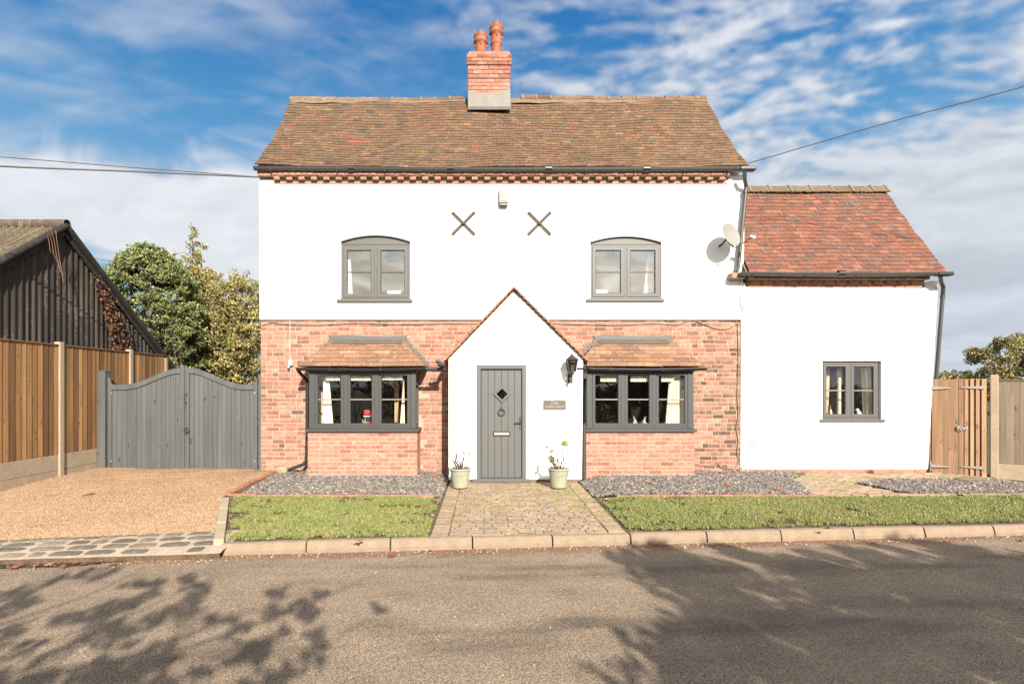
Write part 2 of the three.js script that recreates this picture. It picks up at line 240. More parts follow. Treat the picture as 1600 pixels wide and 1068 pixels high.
// =====================================================================================
// THE HOUSE
// =====================================================================================
const house = thing('farm_house', 'white two storey house with brick lower storey, tiled roof, gabled porch and lower wing', 'house');
const XL = -4.22, XR = 4.85, EX = 8.34, EXT = 8.53;      // left and right of the main house, right end of the wing at foot and eave
const RZ = -1.70, RY = 8.03, EZ = 0.19, EY = 5.775;
M.ridgeMortar = std([0.23, 0.175, 0.125], 0.95, { map: scaled(T.concrete, 0.35), bumpMap: scaled(T.fine, 0.2), bumpScale: 0.01 });      // ridge and eave of the main roof
const BAYS = [{ cx: -2.19 }, { cx: 2.79 }];
const UPW = [{ x0: PX(533, 0), x1: PX(641, 0), y0: PY(468, 0), y1: PY(382, 0), yt: PY(368.5, 0), ye: PY(378, 0) }, { x0: PX(922, 0), x1: PX(1033, 0), y0: PY(467, 0), y1: PY(382, 0), yt: PY(370, 0), ye: PY(379, 0) }];
const EW = { x0: PX(1284, 0), x1: PX(1376, 0), y0: PY(655, 0), y1: PY(564, 0) };
const BANDY = 2.978, RENDTOP = 5.515;
const archPts = (w, grow = 0, n = 12) => { const a = [], cx = (w.x0 + w.x1) / 2, hw = (w.x1 - w.x0) / 2 + grow; for (let i = 0; i <= n; i++) { const t = 1 - 2 * i / n; a.push([cx + hw * t, w.ye + grow + (w.yt - w.ye) * (1 - t * t)]); } return a; };
const openUp = (w) => [[w.x0, w.y0], [w.x1, w.y0], ...archPts(w)];

// upper rendered wall, with openings
mesh('rendered_wall', shapeGeo([[XL - 0.008, BANDY], [XR, BANDY], [XR + 0.06, 5.60], [XR + 0.05, 5.69], [XR - 0.12, 5.69], [XR - 0.25, 5.655], [XR - 0.27, 5.585], [XR - 0.35, 5.575], [XR - 0.36, RENDTOP], [XL + 0.31, RENDTOP], [XL + 0.29, 5.60], [XL - 0.02, 5.62]], 0.26, -0.24, UPW.map((w) => openUp(w).reverse()), 0), M.render, house);
mesh('drip_edge', box(XL, XR - 0.02, BANDY - 0.014, BANDY - 0.001, -0.02, 0.026), M.pipeGrey, house);
// lower wall: bed of mortar with bay openings, bricks set proud of it
const BO = { h0: 0.92, h1: 2.0, hw: 0.86 };
mesh('mortar_bed', shapeGeo([[XL + 0.004, -0.2], [XR - 0.03, -0.2], [XR - 0.03, BANDY - 0.016], [XL + 0.004, BANDY - 0.016]], 0.247, -0.25, BAYS.map((b) => rect(b.cx - BO.hw, BO.h0, b.cx + BO.hw, BO.h1).reverse()), 0), M.mortar, house);
const PORCH = { x0: -0.634, x1: 1.745, ax: 0.52, ay: 3.40, ey: 2.20, z: 0.62 };
const BR = { pale: [0.66, 0.365, 0.265], salmon: [0.60, 0.31, 0.22], red: [0.50, 0.235, 0.165], brown: [0.42, 0.24, 0.175], dark: [0.24, 0.15, 0.11], buff: [0.60, 0.38, 0.27], straw: [0.52, 0.38, 0.27] };
const brickTone = (x, y) => {
  const r = rnd(), soot = sstep(3.6, 4.6, x) * 0.72 + 0.18 * sstep(0.58, 0.72, fbm(x * 1.7 + 50, y * 1.7, 0, 3, 7));
  if (r < soot * 0.75) return vary(rnd() < 0.6 ? BR.dark : BR.brown, 0.25);
  const q = rnd(); return vary(q < 0.34 ? BR.pale : q < 0.62 ? BR.salmon : q < 0.76 ? BR.red : q < 0.88 ? BR.brown : q < 0.97 ? BR.buff : BR.straw, 0.17);
};
{
  const list = [], CH = 0.0785;
  for (let r = 0, y = 0.02; y < BANDY - 0.03; r++, y += CH) {
    const h = Math.min(CH - 0.0135, BANDY - 0.018 - y);
    let x = XL + 0.003 + (r % 2 ? 0.112 : 0);
    if (r % 2) list.push([XL + 0.003, y, 0.102, h]);
    while (x < XR - 0.04) {
      let w = rnd() < (x > 3.9 ? 0.55 : 0.26) ? 0.105 : 0.215 + rr(-0.012, 0.012);
      if (x + w > XR - 0.035) w = XR - 0.035 - x;
      if (w > 0.03) list.push([x, y, w, h]);
      x += w + 0.0125 + rr(-0.001, 0.002);
    }
  }
  const keep = list.filter(([x, y, w, h]) => {
    for (const b of BAYS) { if (x + w > b.cx - 0.93 && x < b.cx + 0.93 && y < 2.02) return false; if (y + h > 2.0 && y < 2.5 && Math.abs(x + w / 2 - b.cx) < lerp(1.15, 0.62, (y - 2.0) / 0.55) - w / 2 - 0.05) return false; }
    const px = x + w / 2, inP = px > PORCH.x0 + w * 0.3 && px < PORCH.x1 - w * 0.3 && y + h < PORCH.ay - Math.abs(px - PORCH.ax) * 0.98 - 0.05; return !inP;
  });
  // the 300 nearest the eye become parts, the others one joined part
  keep.sort((a, b) => Math.hypot(a[0] + 0, a[1] - 1.7) - Math.hypot(b[0], b[1] - 1.7));
  const rest = [];
  const wall = sub('brick_wall', house);
  keep.forEach(([x, y, w, h], i) => { const g = tint(shiftUV(brickGeo(x, y, w, h, 0.004 + rr(-0.003, 0.003), 0.03), rnd(), rnd()), brickTone(x, y)); if (i < 300) mesh('brick', g, M.brick, wall); else rest.push(g); });
  const s = mesh('bricks', merge(rest), M.brick, wall); s.userData.kind = 'stuff';
}
// plinth bricks under the wing's render
mesh('plinth_bed', box(XR - 0.03, EX - 0.005, -0.2, 0.165, -0.2, -0.004), M.mortar, house);
{ const pl = sub('brick_plinth', house); for (let r = 0; r < 2; r++) for (let x = XR - 0.02 + (r ? 0.11 : 0); x < EX - 0.2; x += 0.226) mesh('brick', tint(shiftUV(brickGeo(x, -0.005 + r * 0.0785, Math.min(0.215, EX - 0.01 - x), 0.067, 0.006 + rr(-0.002, 0.002), 0.03), rnd(), rnd()), vary(rnd() < 0.6 ? BR.pale : BR.salmon, 0.15)), M.brick, pl); }

// the wing's wall, leaning outwards at the top
mesh('wing_wall', shapeGeo([[XR - 0.03, 0.19], [XR + 0.0, 0.165], [EX, 0.165], [EXT, 3.70], [EXT - 0.13, 3.70], [EXT - 0.24, 3.655], [EXT - 0.28, 3.56], [XR + 0.06, 3.585], [XR + 0.06, 3.66], [XR - 0.02, 3.66]], 0.26, -0.235, [rect(EW.x0, EW.y0, EW.x1, EW.y1).reverse()], 0), M.render, house);
mesh('wall_end_stone', rbox(PX(1140, 0.1), PX(1162, 0.1), PY(436, 0.1), PY(427, 0.1), 0.02, 0.20, 0.012), M.kerb, house);
// hood of render over the wing's window
mesh('window_hood', merge([box(PX(1271, 0), PX(1388, 0), EW.y1 + 0.006, EW.y1 + 0.020, 0.0, 0.035), pipe([[PX(1271, 0), EW.y1 + 0.013, 0.025], [PX(1267.5, 0), EW.y1 + 0.115, 0.022]], 0.007, 6)]), M.render, house);

// gables, back walls, floors and partitions
const gableMain = (x0, x1) => { const g = shapeGeo([[0.0, -0.2], [0.0, 5.74], [-RZ - 0.02, RY - 0.13], [3.40, 5.74], [3.40, -0.2]], x1 - x0, 0); g.rotateY(Math.PI / 2); g.translate(x0, 0, 0); return metreUV(g); };
mesh('gable_wall', (() => { const g = gableMain(XL + 0.01, XL + 0.26); g.translate(0, 0, -0.02); return g; })(), M.render, house);
mesh('gable_wall', (() => { const g = gableMain(XR - 0.29, XR - 0.04); g.translate(0, 0, -0.02); return g; })(), M.render, house);
mesh('back_wall', box(XL, XR, -0.2, 5.74, -3.5, -3.26), M.render, house);
mesh('wing_side_wall', (() => { const g = shapeGeo([[0.1, -0.2], [0.1, 3.66], [1.38, 5.72], [2.75, 3.66], [2.75, -0.2]], 0.22, 0); g.rotateY(Math.PI / 2); g.translate(EX - 0.24, 0, 0); return metreUV(g); })(), M.render, house);
mesh('wing_back_wall', box(XR, EX, -0.2, 3.66, -2.75, -2.5), M.render, house);
mesh('ground_floor', box(XL + 0.27, EX - 0.25, -0.1, 0.05, -3.2, -0.26), M.floorWood, house);
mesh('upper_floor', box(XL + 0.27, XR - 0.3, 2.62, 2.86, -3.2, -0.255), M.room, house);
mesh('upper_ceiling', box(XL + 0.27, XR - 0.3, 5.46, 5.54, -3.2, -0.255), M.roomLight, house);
mesh('wing_ceiling', box(XR - 0.02, EX - 0.25, 2.45, 2.55, -2.45, -0.25), M.roomLight, house);
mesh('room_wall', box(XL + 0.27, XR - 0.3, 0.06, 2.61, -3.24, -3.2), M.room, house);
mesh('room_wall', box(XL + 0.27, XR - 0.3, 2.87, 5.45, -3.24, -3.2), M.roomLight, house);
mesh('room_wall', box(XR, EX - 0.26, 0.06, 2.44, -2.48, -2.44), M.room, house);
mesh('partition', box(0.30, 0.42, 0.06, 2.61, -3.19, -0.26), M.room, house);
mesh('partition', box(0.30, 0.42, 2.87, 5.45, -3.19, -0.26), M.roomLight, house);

// ---------- tiles ----------
// map(u, s, n): u along the eave, s up the slope, n out of the slope (metres)
function tilePrism(map, xbl, xbr, xtl, xtr, s0, s1, th, lift) {
  const a = map(xbl, s0, lift + th), b = map(xbr, s0, lift + th), c = map(xtr, s1, th), d = map(xtl, s1, th), e = map(xbl, s0, lift), f = map(xbr, s0, lift), g = map(xtr, s1, 0), h = map(xtl, s1, 0);
  return tris([...quad(a, b, c, d), ...quad(e, f, b, a), ...quad(e, a, d, h), ...quad(f, g, c, b), ...quad(e, h, g, f)]);
}
function tileField(o) {   // rows of tiles between left(s) and right(s)
  const { map, left, right, length, gauge, width, th, tone, parent, parts, name = 'roof_tile', skew = 0 } = o, singles = [], rest = [];
  let row = 0;
  for (let s = 0; s < length - 0.03; s += gauge, row++) {
    const s1 = Math.min(s + gauge * 1.45, length), xl = left(s), xr = right(s), xl1 = left(s1), xr1 = right(s1);
    let x = xl - (row % 2 ? width / 2 : 0) - (o.ragged ? rr(0, 0.02) : 0);
    while (x < xr - 0.01) {
      const w = width * (1 + rr(-0.02, 0.02));
      const a = Math.max(x, xl), b = Math.min(x + w - 0.004, xr);
      if (b - a > 0.012) {
        const ta = Math.max(a <= xl + 1e-6 ? xl1 : a + skew, xl1), tb = Math.min(b >= xr - 1e-6 ? xr1 : b + skew, xr1);
        const lift = 0.010 + rr(0, 0.008) + (o.lift || 0), ds = rr(-0.005, 0.005) + (rnd() < 0.03 ? rr(-0.012, 0.01) : 0);
        if (tb > ta + 0.004) { const g = tint(shiftUV(tilePrism(map, a, b, ta, tb, s + ds, s1 + ds, th, lift), rnd(), rnd()), tone((a + b) / 2, s)); (singles.length < parts ? singles : rest).push(g); }
      }
      x += w;
    }
  }
  singles.forEach((g) => mesh(name, g, M.tile, parent));
  if (rest.length) mesh(name + 's', merge(rest), M.tile, parent).userData.kind = 'stuff';
}
function slopeMap(y0, z0, y1, z1, bend = () => 0) {
  const L = Math.hypot(y1 - y0, z1 - z0), uy = (y1 - y0) / L, uz = (z1 - z0) / L;   // up the slope; outwards = (0, -uz, uy)
  const f = (u, s, n) => { const k = n + bend(u, s / L); return V(u, y0 + uy * s - uz * k, z0 + uz * s + uy * k); };
  f.length_ = L; return f;
}
const T3 = (a) => a.map((v) => v / 0.55);
const TC = { brown: T3([0.185, 0.112, 0.064]), tan: T3([0.215, 0.132, 0.078]), olive: T3([0.160, 0.106, 0.060]), grey: T3([0.140, 0.100, 0.074]), red: T3([0.30, 0.115, 0.072]), rust: T3([0.225, 0.105, 0.062]), pale: T3([0.25, 0.175, 0.115]), blue: T3([0.135, 0.102, 0.080]), orange: T3([0.30, 0.135, 0.088]), wing: T3([0.250, 0.098, 0.066]), wing2: T3([0.225, 0.102, 0.072]), wingGrey: T3([0.180, 0.115, 0.088]), plum: T3([0.185, 0.09, 0.072]) };
// main roof: bellcast slope with a gentle sag
{
  const roof = sub('main_roof', house);
  const bend = (u, t) => -0.085 * Math.sin(Math.PI * t) * (1.15 - 0.5 * t) + 0.018 * Math.sin(u * 1.3 + t * 3) + 0.014 * Math.sin(u * 2.9 - t * 5 + 1) + 0.022 * (pn(u * 0.9 + 20, t * 3, 0, 5) - 0.5) - 0.02 * Math.sin(Math.PI * (u - XL) / (XR - XL));
  const mp = slopeMap(EY, EZ, RY, RZ, bend), L = mp.length_;
  const tone = (x, s) => {
    const q = fbm(x * 0.8 + 9, s * 1.1, 0, 3, 12), leftness = sstep(1.0, -3.6, x), rightLow = sstep(1, 4.5, x) * sstep(2.2, 0.3, s);
    const r = rnd();
    if (r < 0.012 + 0.15 * leftness * sstep(0.42, 0.6, q)) return vary(rnd() < 0.6 ? TC.red : TC.rust, 0.2);
    if (r < 0.05 + 0.18 * leftness) return vary(rnd() < 0.5 ? TC.grey : TC.blue, 0.2);
    if (r < 0.16 + 0.45 * rightLow) return vary(TC.tan, 0.14);
    if (r < 0.66) return vary(TC.brown, 0.17); if (r < 0.86) return vary(TC.olive, 0.17); if (r < 0.88) return vary(TC.pale, 0.2); return vary(r < 0.93 ? TC.rust : TC.brown, 0.18);
  };
  tileField({ map: mp, left: (s) => XL - 0.015 + 0.012 * Math.sin(s * 7), right: (s) => XR + 0.012 + 0.012 * Math.sin(s * 6 + 1), length: L, gauge: 0.110, width: 0.166, th: 0.022, tone, parent: roof, parts: 300, ragged: true });
  // boarding under the tiles and the slope at the back
  const under = []; const N = 24, K = 8; for (let i = 0; i < N; i++) for (let k = 0; k < K; k++) { const u0 = lerp(XL + 0.02, XR - 0.02, i / N), u1 = lerp(XL + 0.02, XR - 0.02, (i + 1) / N), s0 = L * k / K, s1 = L * (k + 1) / K; under.push(...quad(mp(u0, s0, -0.02), mp(u1, s0, -0.02), mp(u1, s1, -0.02), mp(u0, s1, -0.02))); }
  mesh('roof_boarding', tris(under), M.floorWood, roof);
  const bk = slopeMap(5.74, -3.62, RY, RZ); const bg = tris(quad(bk(XR + 0.01, 0, 0), bk(XL - 0.01, 0, 0), bk(XL - 0.01, bk.length_, 0), bk(XR + 0.01, bk.length_, 0)));
  mesh('back_slope', tint(bg, TC.brown), M.tile, roof);
  // ridge tiles bedded in mortar, broken by the chimney
  for (let x = XL, i = 0; x < XR - 0.1; i++) {
    const w = Math.min(0.315, XR + 0.01 - x); const cx = x + w / 2;
    if (cx > PX(729, -1.3) - 0.1 && cx < PX(799, -1.3) + 0.1) { x += w; continue; }
    const up = 0.022 * Math.sin(cx * 0.9 + 1) - 0.03 * Math.exp(-((cx + 1.2) ** 2) / 2) + rr(-0.008, 0.008) + 0.03 * sstep(3.5, 4.8, cx);
    const g = new THREE.CylinderGeometry(0.115, 0.118, w - 0.018, 12, 1, true, Math.PI, Math.PI); g.rotateZ(Math.PI / 2); g.rotateX(-Math.PI / 2 + Math.PI / 2); 
    const g2 = new THREE.CylinderGeometry(0.117, 0.12, w - 0.02, 14, 1, false); g2.rotateZ(Math.PI / 2); g2.scale(1, 0.85, 1); g2.translate(cx, RY - 0.045 + up, RZ);
    const t = mesh('ridge_tile', tint(shiftUV(metreUV(g2), rnd(), rnd()), vary(cx < -2.2 ? TC.pale : rnd() < 0.5 ? TC.tan : TC.brown, 0.15)), M.tile, roof); t.rotation.z = 0;
    const m = new THREE.CylinderGeometry(0.13, 0.13, 0.035 + rr(0, 0.02), 12, 1); m.rotateZ(Math.PI / 2); m.scale(1, 0.85, 1); m.translate(x, RY - 0.045 + up, RZ);
    mesh('mortar_joint', metreUV(m.toNonIndexed()), M.ridgeMortar, roof);
    x += w;
  }
  for (const k of [-1, 1]) mesh('mortar_bedding', ((k) => { const a = []; for (let i = 0; i < 40; i++) { const u0 = lerp(XL, XR, i / 40), u1 = lerp(XL, XR, (i + 1) / 40); a.push([u0, u1]); } return tris(a.flatMap(([u0, u1]) => quad(V(u0, RY - 0.15 + 0.012 * Math.sin(u0 * 9), RZ + k * 0.135), V(u1, RY - 0.15 + 0.012 * Math.sin(u1 * 9), RZ + k * 0.135), V(u1, RY - 0.03, RZ + k * 0.10), V(u0, RY - 0.03, RZ + k * 0.10)))); })(k), M.ridgeMortar, roof);
}
// chimney stack with corbelled head, flashing and two crown pots
{
  const ch = sub('chimney', house), zf = -1.32, zb = -2.02, x0 = PX(731.5, zf), x1 = PX(797, zf), cx = (x0 + x1) / 2;
  const yb = 7.66, yH = [PY(146, zf), PY(122, zf), PY(102, zf), PY(85, zf), PY(78.5, zf)];
  mesh('stack_core', merge([box(x0 + 0.012, x1 - 0.012, yb, yH[2], zb, zf - 0.012), box(x0 - 0.012, x1 + 0.012, yH[2], yH[3], zb - 0.02, zf + 0.008)]), M.mortar, ch);
  const layBrick = (xa, xb, y0, y1, z, tones) => { const n = Math.max(1, Math.round((y1 - y0) / 0.078)), h = (y1 - y0) / n; for (let r = 0; r < n; r++) { let x = xa; if (r % 2) { mesh('brick', tint(shiftUV(brickGeo(x, y0 + r * h, 0.10, h - 0.009, z, 0.05), rnd(), rnd()), vary(pick(tones), 0.1)), M.brick, ch); x += 0.109; } while (x < xb - 0.02) { const w = Math.min(0.212, xb - x); mesh('brick', tint(shiftUV(brickGeo(x, y0 + r * h, w, h - 0.009, z, 0.05), rnd(), rnd()), vary(pick(tones), 0.1)), M.brick, ch); x += w + 0.009; } } };
  layBrick(x0, x1, PY(146, zf), yH[1], zf, [BR.pale, BR.salmon, BR.salmon]); layBrick(x0 - 0.008, x1 + 0.008, yH[1], yH[2], zf + 0.014, [BR.pale, BR.salmon, BR.salmon, BR.red]); layBrick(x0 - 0.03, x1 + 0.03, yH[2], yH[3], zf + 0.035, [BR.red, BR.salmon, [0.45, 0.16, 0.10]]);
  for (const s of [-1, 1]) mesh('stack_side', tint(box(s < 0 ? x0 - 0.002 : x1 - 0.01, s < 0 ? x0 + 0.01 : x1 + 0.002, yb, yH[2] - 0.01, zb, zf - 0.02), BR.salmon), M.brick, ch);
  mesh('flaunching', tint(shapeGeo([[x0 - 0.03, yH[3]], [x1 + 0.03, yH[3]], [x1 - 0.02, yH[4]], [x0 + 0.03, yH[4]]], 0.66, zb + 0.02, [], 0.01), BR.salmon), M.brick, ch);
  mesh('flashing', shapeGeo([[x0 - 0.005, yb - 0.05], [x1 + 0.02, yb - 0.05], [x1 + 0.004, PY(140, zf) ], [x1 - 0.16, PY(142, zf)], [x1 - 0.18, PY(146, zf)], [x0 + 0.16, PY(146, zf)], [x0 + 0.14, PY(142, zf)], [x0 - 0.004, PY(142, zf)]], 0.02, zf + 0.002, [], 0.004), M.leadPale, ch);
  mesh('apron', tris(quad(V(x0 - 0.01, 7.57, zf + 0.075), V(x1 + 0.02, 7.57, zf + 0.075), V(x1 + 0.01, 7.66, zf + 0.026), V(x0 - 0.01, 7.66, zf + 0.026))), M.lead, ch);
  const potGeo = (x, top, base) => {
    const r = 0.125, H = top - base, P = [[r * 0.86, 0]];
    const head = 0.36; // crowned drum at the top
    if (H > head + 0.12) P.push([r * 0.84, H - head - 0.12], [r * 1.0, H - head - 0.11], [r * 1.0, H - head - 0.08], [r * 0.9, H - head - 0.07]);
    P.push([r * 0.92, H - head + 0.06], [r * 0.95, H - head + 0.08], [r * 1.22, H - head + 0.12], [r * 1.24, H - head + 0.15], [r * 1.12, H - head + 0.16], [r * 1.12, H - head + 0.23], [r * 1.2, H - head + 0.235], [r * 1.2, H - head + 0.255], [r * 1.10, H - head + 0.26], [r * 1.08, H - 0.095], [r * 0.92, H - 0.095], [r * 0.9, H - 0.3]);
    const g = [new THREE.LatheGeometry(P.map(([a, b]) => new THREE.Vector2(a, b)), 24).toNonIndexed()];
    for (let i = 0; i < 8; i++) { const a = i / 8 * Math.PI * 2 + 0.2, w = Math.PI / 8, p = (t, y, rad) => V(Math.sin(t) * rad, y, Math.cos(t) * rad); const t = []; for (const rad of [r * 1.08, r * 0.92]) t.push(p(a - w, H - 0.097, rad), p(a + w, H - 0.097, rad), p(a, H, rad)); t.push(...quad(p(a - w, H - 0.097, r * 0.92), p(a - w, H - 0.097, r * 1.08), p(a, H, r * 1.08), p(a, H, r * 0.92)), ...quad(p(a + w, H - 0.097, r * 1.08), p(a + w, H - 0.097, r * 0.92), p(a, H, r * 0.92), p(a, H, r * 1.08))); g.push(tris(t)); }
    for (let i = 0; i < 4; i++) { const a = i / 4 * Math.PI * 2 + 0.1; const b = box(-0.012, 0.012, H - head + 0.03, H - head + 0.11, r * 0.9, r * 1.1); b.rotateY(a); g.push(b); }
    const m = metreUV(merge(g)); m.translate(x, base, zf - 0.3); return m;
  };
  mesh('chimney_pot', potGeo(PX(751, zf - 0.3), PY(50, zf - 0.3), yH[4] - 0.02), M.clay, ch);
  mesh('chimney_pot', potGeo(PX(775.5, zf - 0.3), PY(36.5, zf - 0.3), yH[4] - 0.02), M.clay, ch);
}
// cornice of the main house: stretcher course, dentils, upper course
function cornice(xa, xb, y0, parent, wing) {
  const c = sub('cornice', parent), dy = wing ? 0.075 : 0.065;
  mesh('cornice_bed', merge([box(xa + 0.02, xb - 0.01, y0, y0 + 0.20, -0.1, 0.016), box(xa, xb, y0 + dy * 2 - 0.005, y0 + 0.22, -0.1, 0.118), box(xa - 0.02, xb + 0.02, y0 + dy * 3 + 0.01, y0 + 0.27, -0.1, 0.125)]), M.mortar, c);
  const tone = () => vary(pick([BR.pale, BR.buff, BR.buff, [0.62, 0.36, 0.25]]), 0.10);
  for (let x = xa + 0.02; x < xb - 0.03; x += 0.226) mesh('brick', tint(shiftUV(brickGeo(x, y0, Math.min(0.218, xb - x), dy - 0.006, 0.026, 0.04), rnd(), rnd()), tone()), M.brick, c);
  for (let x = xa + 0.04; x < xb - 0.1; x += 0.2315) mesh('dentil', tint(shiftUV(brickGeo(x, y0 + dy, 0.112, dy + 0.002, (wing ? 0.075 : 0.104) + rr(-0.006, 0.006), 0.12, 0.008), rnd(), rnd()), tone()), M.brick, c);
  for (let x = xa - 0.0; x < xb - 0.03; x += 0.1155) mesh('brick', tint(shiftUV(brickGeo(x, y0 + dy * 2 + 0.004 + rr(-0.003, 0.003), Math.min(0.109, xb - x), dy - 0.006, 0.140 + rr(-0.006, 0.006), 0.14, 0.006), rnd(), rnd()), tone()), M.brick, c);
}
cornice(XL + 0.24, XR - 0.28, 5.515, house, false);
{ const c = house.children[house.children.length - 1]; mesh('corner_corbel', tint(brickGeo(XL - 0.02, 5.64, 0.26, 0.10, 0.12, 0.16, 0.01), BR.buff), M.brick, c); }
cornice(XR + 0.1, EXT - 0.24, 3.565, house, true);

// gutters, brackets and rainwater pipes
function gutter(parent, x0, x1, y0, y1, z, brackets, joints, r = 0.055, drop = 0.15) {
  const g = sub('gutter', parent), n = 16, P = (t, a, rad) => V(lerp(x0, x1, t), lerp(y0, y1, t) - 0.02 * Math.sin(Math.PI * t) + Math.sin(a) * rad, z + Math.cos(a) * rad), t = [];
  for (let i = 0; i < n; i++) for (let k = 0; k < 8; k++) { const a0 = Math.PI + k / 8 * Math.PI, a1 = Math.PI + (k + 1) / 8 * Math.PI; t.push(...quad(P(i / n, a0, r), P((i + 1) / n, a0, r), P((i + 1) / n, a1, r), P(i / n, a1, r)), ...quad(P(i / n, a1, r - 0.005), P((i + 1) / n, a1, r - 0.005), P((i + 1) / n, a0, r - 0.005), P(i / n, a0, r - 0.005))); }
  for (const k of [0, 1]) for (let q = 0; q < 8; q++) { const c = V(k ? x1 : x0, k ? y1 : y0, z); t.push(c, P(k, Math.PI + q / 8 * Math.PI, r), P(k, Math.PI + (q + 1) / 8 * Math.PI, r)); }
  mesh('trough', merge([tris(t), tube([[x0, y0, z + r], [(x0 + x1) / 2, (y0 + y1) / 2 - 0.02, z + r], [x1, y1, z + r]], 0.008, 20, 6)]), parent === house ? M.pipeGrey : M.plastic, g);
  for (const b of brackets) { const yy = lerp(y0, y1, (b - x0) / (x1 - x0)) - 0.02; mesh('gutter_bracket', tube([[b, yy + 0.03, z + r + 0.006], [b, yy - r - 0.005, z + 0.03], [b, yy - r - 0.02, z - 0.05], [b + 0.01, yy - drop, 0.05]], 0.0085, 14, 5), M.ironRust, g); }
  for (const b of joints) { const yy = lerp(y0, y1, (b - x0) / (x1 - x0)) - 0.018; const c = new THREE.CylinderGeometry(r + 0.007, r + 0.007, 0.13, 14, 1, false, 0, Math.PI); c.rotateZ(Math.PI / 2); c.rotateX(Math.PI / 2 + Math.PI / 2); const d = cyl(r + 0.008, r + 0.008, 0.12, b, yy, z, 14, 'x'); d.scale(1, 1, 1); mesh('gutter_joint', d, M.plastic, g); }
  return g;
}
const GX = (a) => a.map((p) => PX(p, 0.17));
gutter(house, PX(397, 0.17), PX(1168, 0.17), PY(261.5, 0.17), PY(262.5, 0.17), 0.17, GX([424, 527, 602, 680, 760, 837, 915, 992, 1069, 1138]), GX([549, 704, 857, 1010]));
gutter(house, PX(1156, 0.25), PX(1476, 0.25), PY(425.5, 0.25), PY(426, 0.25), 0.25, GX([1172, 1255, 1333, 1414]), GX([1310]));
mesh('gutter_end', rbox(PX(1155, 0.17), PX(1180, 0.17), PY(267, 0.17), PY(261, 0.17), 0.10, 0.245, 0.02), M.plastic, house);
mesh('gutter_end', rbox(PX(1463, 0.25), PX(1487, 0.25), PY(431, 0.25), PY(425, 0.25), 0.18, 0.325, 0.02), M.plastic, house);
{
  const z = 0.10, q = (a, b, zz = z) => [PX(a, zz), PY(b, zz), zz];
  mesh('downpipe', merge([pipe([q(1164, 268, 0.26), q(1164, 281, 0.2), q(1166, 292, 0.1), q(1154, 416), q(1151, 426, 0.16)], 0.036), cyl(0.043, 0.043, 0.05, ...q(1164.5, 300), 12)]), M.pipeGrey, house);
  mesh('downpipe', merge([pipe([q(1470, 431, 0.26), q(1471, 440, 0.2), q(1474.5, 448, 0.06), q(1473.5, 462, 0.0), q(1463, 596, -0.06), q(1452.5, 735, -0.07)], 0.034), cyl(0.042, 0.042, 0.05, ...q(1473.5, 463, 0.0), 12)]), M.pipeGrey, house);
}
// wing roof
{
  const roof = sub('wing_roof', house), y0 = 3.80, z0 = 0.22, y1 = 5.90, z1 = -1.31;
  const bend = (u, t) => 0.008 * Math.sin(u * 3 + t * 4) - 0.03 * Math.sin(Math.PI * t) + 0.012 * (pn(u * 1.5, t * 4, 0, 9) - 0.5);
  const mp = slopeMap(y0, z0, y1, z1, bend), L = mp.length_;
  const tone = (x, s) => { const r = rnd() * 0.75 + 0.25 * fbm(x * 1.3, s * 1.3, 0, 3, 61); return vary(r < 0.34 ? TC.wing : r < 0.56 ? TC.wing2 : r < 0.64 ? TC.orange : r < 0.76 ? TC.plum : TC.wingGrey, 0.12); };
  tileField({ map: mp, left: () => XR + 0.04, right: (s) => lerp(EXT + 0.0, EXT - 0.03, s / L) + 0.012 * Math.sin(s * 9), length: L - 0.06, gauge: 0.112, width: 0.172, th: 0.014, tone, parent: roof, parts: 300, ragged: true, skew: -0.012 });
  mesh('roof_boarding', tris(quad(mp(XR, 0, -0.03), mp(EXT - 0.02, 0, -0.03), mp(EXT - 0.05, L, -0.03), mp(XR, L, -0.03))), M.floorWood, roof);
  const bk = slopeMap(3.7, -2.8, y1, z1); mesh('back_slope', tint(tris(quad(bk(EXT, 0, 0), bk(XR - 0.05, 0, 0), bk(XR - 0.05, bk.length_, 0), bk(EXT - 0.02, bk.length_, 0))), TC.rust), M.tile, roof);
  for (let x = XR - 0.1; x < EXT - 0.1; x += 0.432) { const w = Math.min(0.428, EXT - 0.02 - x), g = shapeGeo([[-0.15, -0.13], [-0.13, -0.145], [0, -0.012], [0.13, -0.145], [0.15, -0.13], [0.02, 0.03], [-0.02, 0.03]], w, 0, [], 0.004); g.rotateY(Math.PI / 2); g.translate(x, y1 + 0.045 + rr(-0.006, 0.006), z1); mesh('ridge_tile', tint(shiftUV(metreUV(g), rnd(), rnd()), vary(T3([0.19, 0.145, 0.10]), 0.15)), M.tile, roof); mesh('mortar_joint', (() => { const q = shapeGeo([[-0.165, -0.135], [-0.13, -0.14], [0, -0.012], [0.13, -0.14], [0.165, -0.135], [0.02, 0.05], [-0.02, 0.05]], 0.05, 0); q.rotateY(Math.PI / 2); q.translate(x + w - 0.03, y1 + 0.045, z1); return metreUV(q); })(), M.ridgeMortar, roof); }
  // moss in the joint below the ridge
  const ms = []; for (let i = 0; i < 160; i++) { const g = new THREE.IcosahedronGeometry(rr(0.008, 0.022), 0); g.scale(1.6, 0.8, 1); g.translate(rr(XR + 0.3, EXT - 0.3), y1 - 0.095 + rr(-0.012, 0.012), z1 + 0.135 + rr(-0.01, 0.015)); ms.push(tint(g, [rr(0.09, 0.14), rr(0.11, 0.15), 0.03])); }
  mesh('moss', metreUV(merge(ms)), M.pebble.clone(), roof).material.vertexColors = true; roof.children[roof.children.length - 1].userData.kind = 'stuff';
}

